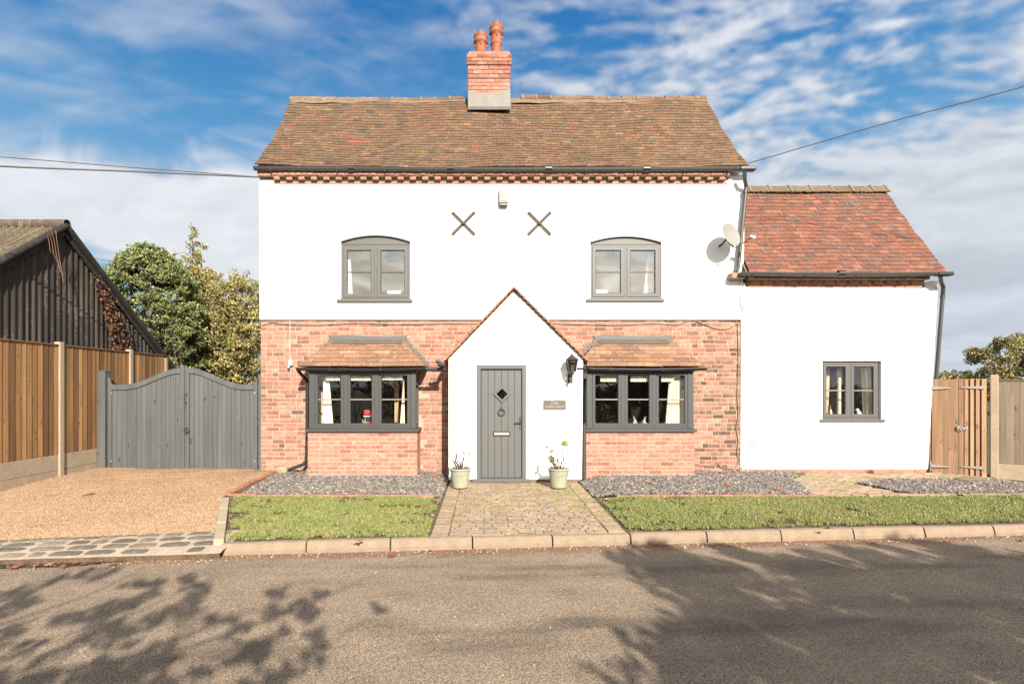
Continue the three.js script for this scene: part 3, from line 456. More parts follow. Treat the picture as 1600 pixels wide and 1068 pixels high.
// ---------- windows ----------
function sashParts(parent, x0, y0, x1, y1, z, m, glass, b = 0.055, bars = true, barM = null) {
  mesh('sash', frameGeo(x0, y0, x1, y1, b, z, 0.045, 0.008), m, parent);
  mesh('glazing_bead', frameGeo(x0 + b - 0.004, y0 + b - 0.004, x1 - b + 0.004, y1 - b + 0.004, 0.010, z + 0.004, 0.018, 0.003), M.plastic, parent);
  const ym = (y0 + y1) / 2;
  const panes = bars ? [[y0 + b, ym - 0.006], [ym + 0.006, y1 - b]] : [[y0 + b, y1 - b]];
  for (const [a, c] of panes) mesh('pane', tris(quad(V(x0 + b, a, z + 0.012), V(x1 - b, a, z + 0.012), V(x1 - b, c, z + 0.012), V(x0 + b, c, z + 0.012))), glass, parent);
  if (bars) mesh('glazing_bar', rbox(x0 + b - 0.002, x1 - b + 0.002, ym - 0.0125, ym + 0.0125, z + 0.006, z + 0.026, 0.004), barM || m, parent);
}
UPW.forEach((w, i) => {
  const g = sub('window', house), z = -0.045, cx = (w.x0 + w.x1) / 2;
  g.userData.label = i ? 'arched two light window of the upper storey, right of the crossed wall ties' : 'arched two light window of the upper storey, left of the crossed wall ties';
  mesh('frame', merge([frameGeo(w.x0 - 0.004, w.y0, w.x1 + 0.004, w.y1, 0.05, z - 0.02, 0.06, 0.005), rbox(cx - 0.03, cx + 0.03, w.y0 + 0.045, w.y1 - 0.045, z - 0.015, z + 0.042, 0.004)]), M.frameLight, g);
  sashParts(g, w.x0 + 0.04, w.y0 + 0.04, cx - 0.022, w.y1 - 0.036, z + 0.006, M.frameLight, M.glassUp, 0.072, true, M.frame);
  sashParts(g, cx + 0.022, w.y0 + 0.04, w.x1 - 0.04, w.y1 - 0.036, z + 0.006, M.frameLight, M.glassUp, 0.072, true, M.frame);
  mesh('arch_panel', shapeGeo([[w.x0 - 0.002, w.y1 + 0.003], [w.x1 + 0.002, w.y1 + 0.003], ...archPts(w, -0.006)], 0.05, z - 0.01, [], 0.003), M.frameLight, g);
  const outer = archPts(w, 0.014), inner = archPts(w, -0.010).reverse();
  mesh('arch_trim', shapeGeo([...outer, ...inner], 0.038, -0.004, [], 0.004), M.frameLight, g);
  mesh('sill', rbox(w.x0 - 0.075, w.x1 + 0.05, w.y0 - 0.05, w.y0 + 0.002, -0.10, 0.065, 0.006), M.frameLight, g);
});
{
  const g = sub('window', house), w = EW, z = -0.055, cx = (w.x0 + w.x1) / 2; g.userData.label = 'two light window of the single storey wing';
  mesh('frame', merge([frameGeo(w.x0 + 0.002, w.y0, w.x1 - 0.03, w.y1 - 0.012, 0.045, z - 0.02, 0.06, 0.005), rbox(cx - 0.045, cx + 0.012, w.y0 + 0.04, w.y1 - 0.05, z - 0.015, z + 0.042, 0.004)]), M.frameLight, g);
  sashParts(g, w.x0 + 0.035, w.y0 + 0.035, cx - 0.038, w.y1 - 0.045, z + 0.006, M.frameLight, M.glass, 0.062, true, M.bar); sashParts(g, cx + 0.004, w.y0 + 0.035, w.x1 - 0.065, w.y1 - 0.045, z + 0.006, M.frameLight, M.glass, 0.062, true, M.bar);
  mesh('sill', rbox(w.x0 - 0.055, w.x1 + 0.06, w.y0 - 0.045, w.y0 + 0.003, -0.10, 0.055, 0.006), M.frameLight, g);
  mesh('window_board', rbox(w.x0 - 0.05, w.x1 + 0.05, w.y0 - 0.0, w.y0 + 0.03, -0.50, -0.12, 0.005), M.white, g);
}
for (const w of UPW) mesh('window_board', rbox(w.x0 - 0.05, w.x1 + 0.05, w.y0 + 0.0, w.y0 + 0.03, -0.50, -0.12, 0.005), M.white, house);

// ---------- bays ----------
M.hip = std([0.24, 0.15, 0.10], 0.95, { map: scaled(T.concrete, 0.3) });
BAYS.forEach((b, bi) => {
  const g = sub('bay_window', house), cx = b.cx, zf = 0.50, X0 = cx - 0.955, X1 = cx + 0.955;
  g.userData.label = bi ? 'bay window with hipped tile roof right of the porch' : 'bay window with hipped tile roof left of the porch';
  // brick apron
  mesh('mortar_bed', merge([box(X0 - 0.02, X1 + 0.02, -0.15, 0.90, zf - 0.11, zf - 0.005), box(X0 - 0.02, X0 + 0.09, -0.15, 0.90, 0.0, zf - 0.115), box(X1 - 0.09, X1 + 0.02, -0.15, 0.90, 0.0, zf - 0.115)]), M.mortar, g);
  const tone = () => { const q = rnd(); return vary(q < 0.48 ? BR.pale : q < 0.70 ? [0.66, 0.375, 0.26] : q < 0.88 ? BR.salmon : q < 0.96 ? BR.red : BR.straw, 0.13); };
  for (let r = 0; r < 12; r++) {
    const y = 0.0 + r * 0.0748, h = Math.min(0.0625, 0.898 - y); let x = X0 - 0.028;
    const cuts = r % 2 ? 0.105 : 0.215; let first = true;
    while (x < X1 + 0.02) { let w = first ? cuts : 0.215 + rr(-0.004, 0.004); first = false; if (X1 + 0.028 - x - w < 0.05) w = X1 + 0.028 - x; mesh('brick', tint(shiftUV(brickGeo(x, y, w, h, zf + rr(-0.002, 0.002), 0.03), rnd(), rnd()), tone()), M.brick, g); x += w + 0.0125; }
    for (const s of [-1, 1]) for (let k = 0; k < 2; k++) { const w = 0.215, q = brickGeo(0, y, Math.min(w, 0.45 - k * 0.226), h, 0, 0.025); q.rotateY(s * Math.PI / 2); if (s > 0) q.translate(X1 + 0.03, 0, 0.46 - k * 0.226); else q.translate(X0 - 0.03, 0, 0.02 + k * 0.226); mesh('brick', tint(shiftUV(metreUV(q), rnd(), rnd()), tone()), M.brick, g); }
  }
  // frame: sill, posts, head; three lights
  const y0 = 0.965, y1 = 1.985, X0f = X0, X1f = X1;
  mesh('sill', merge([rbox(X0 - 0.055, X1 + 0.055, 0.905, 0.955, zf - 0.10, zf + 0.045, 0.006), rbox(X0 - 0.055, X0 + 0.08, 0.905, 0.955, 0.0, zf - 0.105, 0.006), rbox(X1 - 0.08, X1 + 0.055, 0.905, 0.955, 0.0, zf - 0.105, 0.006)]), M.frame, g);
  mesh('frame', merge([frameGeo(X0f, y0 - 0.008, X1f, y1, 0.075, zf - 0.08, 0.075, 0.005), rbox(X0 - 0.005, X0 + 0.10, y0 - 0.006, y1 + 0.02, zf - 0.09, zf + 0.004, 0.01), rbox(X1 - 0.10, X1 + 0.005, y0 - 0.006, y1 + 0.02, zf - 0.09, zf + 0.004, 0.01)]), M.frame, g);
  const posts = [X0 + 0.085, PX(540 - 566.5, zf) + cx - PX(0, zf), PX(588.5 - 566.5, zf) + cx - PX(0, zf), X1 - 0.085];
  for (const p of [posts[1], posts[2]]) mesh('mullion', rbox(p - 0.035, p + 0.035, y0 + 0.02, y1 - 0.02, zf - 0.075, zf + 0.002, 0.006), M.frame, g);
  for (let k = 0; k < 3; k++) sashParts(g, posts[k] + (k ? 0.03 : 0.012), y0 + 0.03, posts[k + 1] - (k < 2 ? 0.03 : 0.012), y1 - 0.015, zf - 0.045, M.frame, M.glass, 0.058, true, M.bar);
  for (const s of [-1, 1]) { const x = s < 0 ? X0 + 0.0 : X1 - 0.0; mesh('side_frame', (() => { const q = frameGeo(0.0, y0 - 0.006, 0.415, y1 + 0.02, 0.075, -0.03, 0.06, 0.005); q.rotateY(s * Math.PI / 2); q.translate(x - s * 0.035, 0, s > 0 ? 0.415 : 0.0); return metreUV(q); })(), M.frame, g); mesh('side_pane', tris(quad(V(x - s * 0.03, y0 + 0.07, 0.075), V(x - s * 0.03, y0 + 0.07, 0.34), V(x - s * 0.03, y1 - 0.055, 0.34), V(x - s * 0.03, y1 - 0.055, 0.075))), M.glass, g); }
  mesh('head', rbox(X0 - 0.03, X1 + 0.03, y1 + 0.001, y1 + 0.075, 0.0, zf + 0.02, 0.006), M.plastic, g);
  mesh('window_board', rbox(X0 + 0.1, X1 - 0.1, 0.955, 0.985, -0.24, zf - 0.09, 0.006), M.white, g);
  // roof: hipped front slope and two hip slopes
  const ye = 2.065, ze = 0.57, yt = 2.56, zt = 0.05, eL = cx - 1.13, eR = cx + 1.13, tL = cx - 0.655, tR = cx + 0.655;
  const mp = slopeMap(ye, ze, yt, zt), L = mp.length_;
  const tn = () => { const r = rnd(); return vary(r < 0.35 ? T3([0.34, 0.19, 0.125]) : r < 0.65 ? T3([0.29, 0.175, 0.115]) : r < 0.85 ? T3([0.40, 0.235, 0.16]) : T3([0.26, 0.165, 0.12]), 0.12); };
  const roof = g;
  tileField({ map: mp, left: (s) => lerp(eL, tL, s / L), right: (s) => lerp(eR, tR, s / L), length: L, gauge: L / 6.5, width: 0.30, th: 0.014, tone: tn, parent: roof, parts: 300 });
  for (const s of [-1, 1]) {   // hip slopes: u runs along z, s up from the side eave
    const xe = s < 0 ? eL : eR, xt = s < 0 ? tL : tR, LL = Math.hypot(xt - xe, yt - ye), ux = (xt - xe) / LL, uy = (yt - ye) / LL;
    const hm = (u, q, n) => V(xe + ux * q - s * -1 * uy * n * 1, ye + uy * q + Math.abs(ux) * n, u);
    tileField({ map: s > 0 ? hm : hm, left: () => 0.02, right: (q) => lerp(ze, zt, q / LL), length: LL - 0.04, gauge: LL / 6.5, width: 0.2, th: 0.014, tone: tn, parent: roof, parts: 300 });
    mesh('hip_mortar', merge([tube([[xe + s * 0.0, ye + 0.026, ze], [lerp(xe, xt, 0.5), lerp(ye, yt, 0.5) + 0.018, lerp(ze, zt, 0.5)], [xt, yt + 0.005, zt]], 0.011, 12, 6)]), M.hip, g);
  }
  mesh('soffit', box(eL + 0.06, eR - 0.06, ye - 0.02, ye - 0.005, 0.0, ze - 0.05), M.plastic, g);
  mesh('lead_flashing', merge([shapeGeo([[tL - 0.10, yt + 0.115], [tL + 0.02, yt - 0.03], [tR - 0.02, yt - 0.03], [tR + 0.09, yt + 0.12], [cx + 0.2, yt + 0.105], [cx - 0.3, yt + 0.12]], 0.012, 0.010, [], 0.003), tris(quad(V(tL + 0.0, yt - 0.045, zt + 0.10), V(tR - 0.0, yt - 0.045, zt + 0.10), V(tR - 0.01, yt + 0.04, 0.024), V(tL + 0.01, yt + 0.04, 0.024)))]), M.lead, g);
  const steps = []; for (const s of [-1, 1]) for (let k = 0; k < 6; k++) { const xe = s < 0 ? eL : eR, xt = s < 0 ? tL : tR, t0 = k / 6, t1 = (k + 1) / 6, xa = lerp(xe, xt, t0), xb = lerp(xe, xt, t1), ya = lerp(ye, yt, t0), yb = lerp(ye, yt, t1); const pts = [[xa, ya - 0.02], [xb, yb - 0.02], [xb, yb + 0.055], [xb + s * 0.10, yb + 0.045], [xa + s * 0.035, ya + 0.05]]; steps.push(shapeGeo(s < 0 ? pts.reverse() : pts, 0.008, 0.011 + k * 0.0004)); }
  mesh('stepped_flashing', merge(steps), M.lead, g);
  const gx0 = cx - 1.15, gx1 = cx + 1.15, gz = ze + 0.02;
  gutter(g, gx0, gx1, 2.045, 2.045, gz, [], [], 0.045);
  mesh('gutter_clip', merge([-0.55, 0.35].map((d) => rbox(cx + d - 0.012, cx + d + 0.012, 1.985, 2.055, gz + 0.02, gz + 0.053, 0.004))), M.plastic, g);
});
// pipes of the left bay and round the porch
{
  const z = 0.56;
  const zp = 0.22; mesh('downpipe', merge([pipe([[-3.32, 2.0, 0.56], [-3.30, 1.92, 0.42], [-3.27, 1.82, zp], [-3.275, 0.62, zp], [-3.285, 0.36, zp + 0.01], [-3.33, 0.29, zp + 0.03], [-3.60, 0.19, zp + 0.06]], 0.030), cyl(0.038, 0.038, 0.06, -3.278, 0.60, zp, 12), cyl(0.038, 0.038, 0.05, -3.283, 0.40, zp, 12)]), M.plastic, house);
  mesh('gutter_link', pipe([[-1.06, 2.03, 0.58], [-0.92, 2.02, 0.58], [-0.70, 2.02, 0.58]], 0.036), M.plastic, house);
  mesh('downpipe', merge([pipe([[1.60 + 0.20, 2.06, 0.62], [1.80, 1.96, 0.55], [1.785, 1.86, 0.55]], 0.03), pipe([[1.783, 1.05, 0.56], [1.783, 0.03, 0.56]], 0.031), cyl(0.039, 0.039, 0.07, 1.783, 0.98, 0.56, 12), cyl(0.025, 0.039, 0.05, 1.783, 1.04, 0.56, 12)]), M.pipeGrey, house);
}

// ---------- porch ----------
{
  const g = sub('porch', house), P = PORCH, z = P.z;
  g.userData.label = 'gabled white porch with the grey front door';
  const rise = (x) => P.ay - Math.abs(x - P.ax) * (P.ay - P.ey) / (x < P.ax ? P.ax - P.x0 : P.x1 - P.ax);
  const DX0 = PX(745, z), DX1 = PX(822, z), DY0 = PY(750, z), DY1 = PY(570, z);
  mesh('porch_wall', shapeGeo([[P.x0, 0.075], [DX0, 0.075], [DX0, DY1], [DX1, DY1], [DX1, 0.075], [P.x1 - 0.02, 0.075], [P.x1, P.ey], [P.ax, P.ay], [P.x0, P.ey]], 0.62, 0.0), M.render, g);
  for (let x = P.x0 + 0.02, i = 0; x < P.x1 - 0.05; x += 0.222, i++) mesh('plinth_brick', tint(shiftUV(brickGeo(x, -0.06, Math.min(0.214, P.x1 - 0.03 - x), 0.128, z - 0.012, 0.2, 0.005), rnd(), rnd()), vary([0.34, 0.27, 0.22], 0.12)), M.brick, g);
  mesh('plinth_bed', box(P.x0 + 0.01, P.x1 - 0.04, -0.1, 0.07, 0.05, z - 0.024), M.mortar, g);
  // roof slopes
  const tone = () => { const r = rnd(); return vary(r < 0.5 ? T3([0.50, 0.25, 0.165]) : r < 0.8 ? T3([0.40, 0.20, 0.13]) : T3([0.44, 0.24, 0.16]), 0.13); };
  for (const s of [-1, 1]) {
    const xe = s < 0 ? P.x0 - 0.075 : P.x1 + 0.075, ye = P.ey - 0.06, xt = P.ax, yt = P.ay + 0.028, LL = Math.hypot(xt - xe, yt - ye), ux = (xt - xe) / LL, uy = (yt - ye) / LL;
    const mp = (u, q, n) => V(xe + ux * q + s * uy * n, ye + uy * q + Math.abs(ux) * n, u);
    tileField({ map: mp, left: () => 0.02, right: (q) => z + 0.075 + 0.006 * Math.sin(q * 30), length: LL - 0.02, gauge: 0.098, width: 0.17, th: 0.022, lift: 0.012, tone, parent: g, parts: 200 });
    mesh('roof_boarding', tris([V(xe, ye - 0.004, 0.0), V(xe, ye - 0.004, z + 0.04), V(xt, yt - 0.004, z + 0.04), V(xe, ye - 0.004, 0.0), V(xt, yt - 0.004, z + 0.04), V(xt, yt - 0.004, 0.0)]), M.mortar, g);
  }
  for (let k = 0; k < 3; k++) { const q = shapeGeo([[-0.10, -0.115], [0, -0.015], [0.10, -0.115], [0.118, -0.098], [0.0, 0.022], [-0.118, -0.098]], 0.235, 0, [], 0.003); q.translate(P.ax, P.ay + 0.055, z + 0.095 - 0.24 * (k + 1)); mesh('ridge_tile', tint(q, vary(TC.orange, 0.1)), M.tile, g); }
  // stepped lead where the slopes meet the wall
  const st = []; for (let k = 0; k < 12; k++) { const t = 0.02 + k * 0.078, xa = lerp(P.x0 - 0.06, P.ax, t), ya = lerp(P.ey, P.ay, t) + 0.04; st.push(shapeGeo([[xa, ya], [xa + 0.10, ya + 0.095], [xa + 0.01, ya + 0.10], [xa - 0.02, ya + 0.03]], 0.008, 0.012 + k * 0.0003)); }
  mesh('stepped_flashing', merge(st), M.lead, g);
  gutter(g, -0.78, -0.72, 2.10, 2.10, 0.62, [], [], 0.05);
  mesh('gutter_outlet', merge([rbox(-0.83, -0.70, 2.06, 2.13, 0.50, 0.72, 0.03), pipe([[-0.74, 2.09, 0.66], [-0.80, 2.15, 0.67], [-0.86, 2.165, 0.67]], 0.03)]), M.plastic, g);
  gutter(g, 1.80, 1.86, 2.09, 2.09, 0.62, [], [], 0.05);

  // ---------- front door ----------
  const d = sub('front_door', house); d.userData.label = 'grey boarded front door with diamond pane';
  const fy0 = PY(749, z), fx0 = DX0 + 0.003, fx1 = DX1 - 0.003;
  mesh('door_frame', merge([frameGeo(fx0, fy0 - 0.05, fx1, DY1 - 0.003, 0.068, z - 0.09, 0.082, 0.008), frameGeo(fx0 + 0.055, fy0, fx1 - 0.055, DY1 - 0.06, 0.02, z - 0.09, 0.062, 0.006)]), M.door, d);
  mesh('threshold', rbox(PX(737.5, z), PX(828.5, z), PY(752.5, z) - 0.002, PY(747.5, z), z - 0.12, z + 0.055, 0.006), M.door, d);
  const bx0 = fx0 + 0.078, bx1 = fx1 - 0.078, by0 = fy0 + 0.028, by1 = DY1 - 0.085, n = 6, bw = (bx1 - bx0) / n, zd = z - 0.052;
  const dcx = PX(784.5, z), dcy = PY(615.5, z), dr = 0.148;
  const dia = (r) => [[dcx, dcy - r], [dcx + r, dcy], [dcx, dcy + r], [dcx - r, dcy]];
  for (let k = 0; k < n; k++) {
    const a = bx0 + k * bw + 0.002, e = bx0 + (k + 1) * bw - 0.002;
    // boards cut round the diamond
    const hy = (x) => dr * 0.9 - Math.abs(x - dcx), ya = Math.max(0, hy(a)), ye = Math.max(0, hy(e));
    if (ya <= 0 && ye <= 0) mesh('door_board', rbox(a, e, by0, by1, zd - 0.03, zd, 0.0035, rnd()), M.door, d);
    else {
      const cut = (sgn) => { const pts = []; const xs = [a, ...(dcx > a && dcx < e ? [dcx] : []), ...[dcx - dr * 0.9, dcx + dr * 0.9].filter((x) => x > a && x < e), e].sort((p, q) => p - q); for (const x of xs) pts.push([x, dcy + sgn * Math.max(0, hy(x)) + sgn * 0.0005]); return pts; };
      mesh('door_board', shapeGeo([[a, by0], [e, by0], ...cut(-1).reverse()], 0.03, zd - 0.03, [], 0.003), M.door, d);
      mesh('door_board', shapeGeo([...cut(1), [e, by1], [a, by1]], 0.03, zd - 0.03, [], 0.003), M.door, d);
    }
  }
  mesh('door_core', shapeGeo(rect(bx0 - 0.02, by0 - 0.02, bx1 + 0.02, by1 + 0.02), 0.02, zd - 0.055, [dia(dr * 0.8).reverse()]), M.door, d);
  mesh('door_back', box(fx0 + 0.01, fx1 - 0.01, 0.08, DY1 - 0.01, z - 0.40, z - 0.38), M.room, d);
  mesh('diamond_frame', shapeGeo(dia(dr + 0.012), 0.035, zd - 0.012, [dia(dr - 0.052).reverse()], 0.008), M.door, d);
  mesh('diamond_pane', tris(quad(...dia(dr - 0.045).map(([x, y]) => V(x, y, zd - 0.004)))), M.glass, d);
  const kx = PX(783.5, z), ky = PY(644, z);
  mesh('knocker', merge([new THREE.TorusGeometry(0.056, 0.0085, 8, 28).toNonIndexed().translate(kx, ky, zd + 0.022), cyl(0.024, 0.02, 0.025, kx, ky + 0.068, zd + 0.012, 14, 'z'), rbox(kx - 0.012, kx + 0.012, ky + 0.035, ky + 0.07, zd, zd + 0.03, 0.004), cyl(0.012, 0.012, 0.014, kx, ky - 0.06, zd + 0.006, 10, 'z')]), M.iron, d);
  const lx = PX(784, z), ly = PY(677.5, z);
  mesh('letterbox', merge([frameGeo(lx - 0.152, ly - 0.043, lx + 0.152, ly + 0.043, 0.022, zd + 0.001, 0.014, 0.004)]), M.iron, d);
  mesh('letter_flap', rbox(lx - 0.132, lx + 0.132, ly - 0.024, ly + 0.024, zd + 0.001, zd + 0.008, 0.003), M.greyWhite, d);
  const hx = PX(813, z), hyy = PY(660, z);
  mesh('handle_plate', rbox(hx - 0.014, hx + 0.014, hyy - 0.115, hyy + 0.09, zd + 0.001, zd + 0.012, 0.004), M.iron, d);
  mesh('handle', pipe([[hx, hyy, zd + 0.012], [hx, hyy, zd + 0.048], [hx - 0.105, hyy - 0.004, zd + 0.048]], 0.0095), M.iron, d);
  mesh('lock', cyl(0.016, 0.016, 0.014, hx, hyy - 0.085, zd + 0.014, 12, 'z'), M.chrome, d);
}
// wall ties, vent, marks
for (const px of [724, 843]) {
  const g = sub('wall_tie', house), x = PX(px, 0.05), y = PY(348.5, 0.05); g.position.set(x, y, 0.021);
  for (const a of [45, -45]) { const b = [frameGeo(-0.30, -0.028, 0.30, 0.028, 0.018, 0, 0.022, 0.004), box(-0.285, 0.285, -0.011, 0.011, 0.001, 0.006)]; const q = merge(b); q.rotateZ(a * Math.PI / 180); if (a > 0) q.translate(0, 0, 0.003); mesh('tie_bar', metreUV(q), M.ironRust, g); }
  mesh('tie_slot', merge([45, -45].flatMap((a) => [-1, 1].map((s) => { const q = box(s > 0 ? 0.05 : -0.255, s > 0 ? 0.255 : -0.05, -0.009, 0.003, 0.006, 0.012); q.rotateZ(a * Math.PI / 180); return q; }))), M.iron, g);
  mesh('tie_bolt', new THREE.SphereGeometry(0.036, 14, 10).translate(0, 0, 0.026), M.ironRust, g);
}
{ const g = sub('air_brick', house), x0 = PX(1169, 0.02), x1 = PX(1185, 0.02), y0 = PY(700, 0.02), y1 = PY(690, 0.02); mesh('vent_plate', box(x0, x1, y0, y1, 0.021, 0.029), M.greyWhite, g); for (let i = 0; i < 5; i++) { const w = (x1 - x0) / 5; mesh('louvre', frameGeo(x0 + i * w + 0.004, y0 + 0.006, x0 + (i + 1) * w - 0.004, y1 - 0.006, 0.009, 0.029, 0.006, 0.002), M.greyWhite, g); } }
// cables clipped to the brick
{
  const z = 0.016, q = (a, b, k = 0) => [PX(a, z), PY(b, z), z + k];
  mesh('wall_cable', tube([q(409, 508), q(424, 504), q(440, 505.5), q(460, 507), q(500, 507.5), q(560, 504.5), q(620, 506.5), q(700, 505), q(745, 505.5)], 0.0075, 80, 5), M.cableWall, house);
  mesh('wall_cable', tube([q(862, 505), q(920, 507), q(980, 507.5), q(1020, 505), q(1060, 507), q(1080, 500), q(1100, 506), q(1118, 513), q(1135, 514), q(1148, 508), q(1153, 503)], 0.007, 90, 5), M.cableWall, house);
  mesh('wall_cable', tube([q(453, 498), q(453, 520), q(452.5, 545), q(453, 562)], 0.009, 20, 5), M.greyWhite, house);
  mesh('wall_cable', tube([q(1153, 505), q(1154, 560), q(1152.5, 620), q(1154, 650), q(1151, 668), q(1154, 690), q(1152, 706), q(1155, 722), q(1148, 730), q(1138, 732), q(1126, 729), q(1121, 722), q(1117, 727), q(1100, 727), q(1086, 725)], 0.009, 120, 5), M.cableWall, house);
  mesh('wall_cable', tube([q(1158, 428, 0.03), q(1155, 450, 0.02), q(1157, 475, 0.02), q(1161, 488, 0.025), q(1156, 500, 0.015)], 0.008, 40, 5), M.greyWhite, house);
}
tag(solo('wall_sensor', merge([rbox(PX(450, 0.05), PX(457, 0.05), PY(571, 0.05), PY(562, 0.05), 0.006, 0.06, 0.012), tube([[PX(452, 0.05), PY(570, 0.05), 0.05], [PX(450.5, 0.05), PY(575, 0.05), 0.08]], 0.022, 6, 8)]), M.greyWhite), 'small white sensor below a vertical cable on the brick left of the bay', 'sensor');

// =====================================================================================
// GROUND
// =====================================================================================
const zk = (x) => 4.13 - 0.085 * x;                           // front of the kerb
const gy0 = (x, z) => { const t = clamp((4.0 - z) / 3.8); return 0.095 * t * (x < -3.5 ? 1.25 : 1) + (x < -3.9 ? 0.05 * clamp((-3.9 - x) / 3.4) * clamp((4.2 - z) / 2.5) : 0); };
const gy = (x, z) => { const d = x > 0.5 ? x - 1.66 : -0.62 - x; return lerp(0.016 * clamp((4 - z) / 3.4) - 0.004, gy0(x, z), sstep(0.0, 0.5, d)); };
function sheetGrid(xa, xb, za, zb, nx, nz, yf, col, inside) {   // grid sheet; za, zb may be functions of x
  const pos = [], uv = [], colr = [], idx = [], f = (q, x) => typeof q === 'function' ? q(x) : q;
  for (let i = 0; i <= nx; i++) for (let k = 0; k <= nz; k++) { const x = lerp(xa, xb, i / nx), z = lerp(f(za, x), f(zb, x), k / nz); pos.push(x, yf(x, z), z); uv.push(x, -z); colr.push(...(col ? col(x, z) : [1, 1, 1])); }
  for (let i = 0; i < nx; i++) for (let k = 0; k < nz; k++) { const a = i * (nz + 1) + k, b = a + nz + 1; if (inside) { const cx = (pos[a * 3] + pos[(b + 1) * 3]) / 2, cz = (pos[a * 3 + 2] + pos[(b + 1) * 3 + 2]) / 2; if (!inside(cx, cz)) continue; } idx.push(a, a + 1, b, b, a + 1, b + 1); }
  const g = new THREE.BufferGeometry(); g.setAttribute('position', new THREE.Float32BufferAttribute(pos, 3)); g.setAttribute('uv', new THREE.Float32BufferAttribute(uv, 2)); g.setAttribute('color', new THREE.Float32BufferAttribute(colr, 3)); g.setIndex(idx); g.computeVertexNormals(); return g;
}
struct('ground', (() => { const g = new THREE.PlaneGeometry(1600, 1600, 1, 1); g.rotateX(-Math.PI / 2); g.translate(0, -0.28, 0); const u = g.attributes.uv; for (let i = 0; i < u.count; i++) u.setXY(i, u.getX(i) * 1600, u.getY(i) * 1600); return g; })(), M.field);
// road
const roadY = (x, z) => { const d = z - zk(x); return -0.105 + 0.022 * clamp(d, 0, 2.2) - 0.022 * clamp(d - 3.2, 0, 3) - 0.012 * sstep(0.28, 0.0, d); };
struct('road', sheetGrid(-30, 30, (x) => zk(x) - 0.35, (x) => zk(x) + 6.0, 300, 120, roadY, (x, z) => {
  const d = z - zk(x), n = fbm(x * 0.7, z * 2.2, 0, 4, 101), m = fbm(x * 2.6, z * 5, 0, 3, 104), band = 0.28 * Math.exp(-(((d - 0.95 - 0.5 * (n - 0.5)) / 0.22) ** 2)) + 0.30 * Math.exp(-(((d - 2.3 - 0.5 * (n - 0.5)) / 0.3) ** 2));
  const dirt = sstep(0.36, 0.10, d + 0.30 * (m - 0.5)); const pt = fbm(x * 1.3 + 30, z * 6, 0, 4, 109); const k = 1.0 + 0.34 * (n - 0.5) + 0.26 * (m - 0.5) - band * sstep(0.38, 0.62, pt) * (0.6 + m) - 0.16 * sstep(0.56, 0.72, pt);
  return [lerp(k, 0.66 + 0.4 * m, dirt), lerp(k, 0.48 + 0.3 * m, dirt), lerp(k, 0.40 + 0.25 * m, dirt)];
}), M.asphalt);
struct('verge', sheetGrid(-30, 30, (x) => zk(x) + 5.9, 60, 30, 30, (x, z) => -0.13 + 0.06 * fbm(x, z, 0, 3, 8), null), M.field);
// driveway
const driveR = (z) => z < 2.1 ? -3.93 : lerp(-3.93, -2.93, (z - 2.1) / (4.3 - 2.1));
const cobB = (x) => 3.86 - 0.17 * (x + 3.16), cobF = (x) => 4.50 - 0.10 * (x + 2.79);
const rut = (x, z) => { const w = x * 0.42 + z + 0.5 * fbm(x * 0.9, z * 0.9, 0, 2, 3), f = w * 2.6 - Math.floor(w * 2.6); return -0.035 * Math.exp(-(((f - 0.5) / 0.09) ** 2)) * sstep(0.46, 0.62, fbm(x * 0.9 + 4, z * 2.2, 0, 3, 6)) + rut0(x, z); };
const rut0 = (x, z) => 0.010 * Math.sin((x * 0.55 + z) * 4.1 + 2 * fbm(x * 0.8, z * 0.8, 0, 2, 3)) * sstep(0.2, 0.6, fbm(x * 0.6 + 4, z * 1.2, 0, 3, 6)) + 0.014 * (fbm(x * 3, z * 3, 0, 3, 9) - 0.5);
const driveY = (x, z) => gy(x, z) + 0.012 + rut(x, z);
struct('gravel_driveway', sheetGrid(-7.5, -2.8, -3.0, (x) => Math.min(cobB(x) + 0.04, 6), 160, 220, driveY, (x, z) => { const n = fbm(x * 1.5, z * 1.5, 0, 4, 31), k = 0.95 + 0.32 * (n - 0.5); return [k, k * (1 + 0.08 * (n - 0.5)), k]; }, (x, z) => x < driveR(z) + 0.03), M.gravel);
{ const pl = []; const m = new THREE.Matrix4(), q = new THREE.Quaternion(), e = new THREE.Euler();
  for (let i = 0; i < 110000; i++) { const z = lerp(-0.2, 4.9, Math.sqrt(rnd())), x = rr(-7.38, -2.9); if (x > driveR(z) || z > cobB(x) + 0.02 + 0.1 * rnd() * rnd()) continue; e.set(rr(0, 6), rr(0, 6), rr(0, 6)); const s = rr(0.0025, 0.0056), r = rnd(), k = rr(0.75, 1.2); m.compose(V(x, driveY(x, z) + s * 0.3, z), q.setFromEuler(e), V(s * 1.3, s * 0.8, s)); pl.push([m.clone(), r < 0.55 ? [0.50 * k, 0.32 * k, 0.17 * k] : r < 0.8 ? [0.62 * k, 0.46 * k, 0.30 * k] : r < 0.93 ? [0.36 * k, 0.23 * k, 0.13 * k] : [0.66, 0.58, 0.48]]); }
  tag(copies('gravel_stones', new THREE.OctahedronGeometry(1, 0), M.pebble, pl, scene), 'loose golden gravel spread over the driveway', 'gravel', null, 'stuff'); }
// soil under the beds and lawns
struct('soil', sheetGrid(-4.0, 9.4, -0.3, (x) => zk(x) - 0.10, 134, 60, (x, z) => gy(x, z) - 0.012 + 0.016 * (fbm(x * 3, z * 3, 0, 3, 5) - 0.5), null, (x, z) => x > driveR(z) - 0.02 && !(x > -0.60 && x < 1.64)), M.soil);

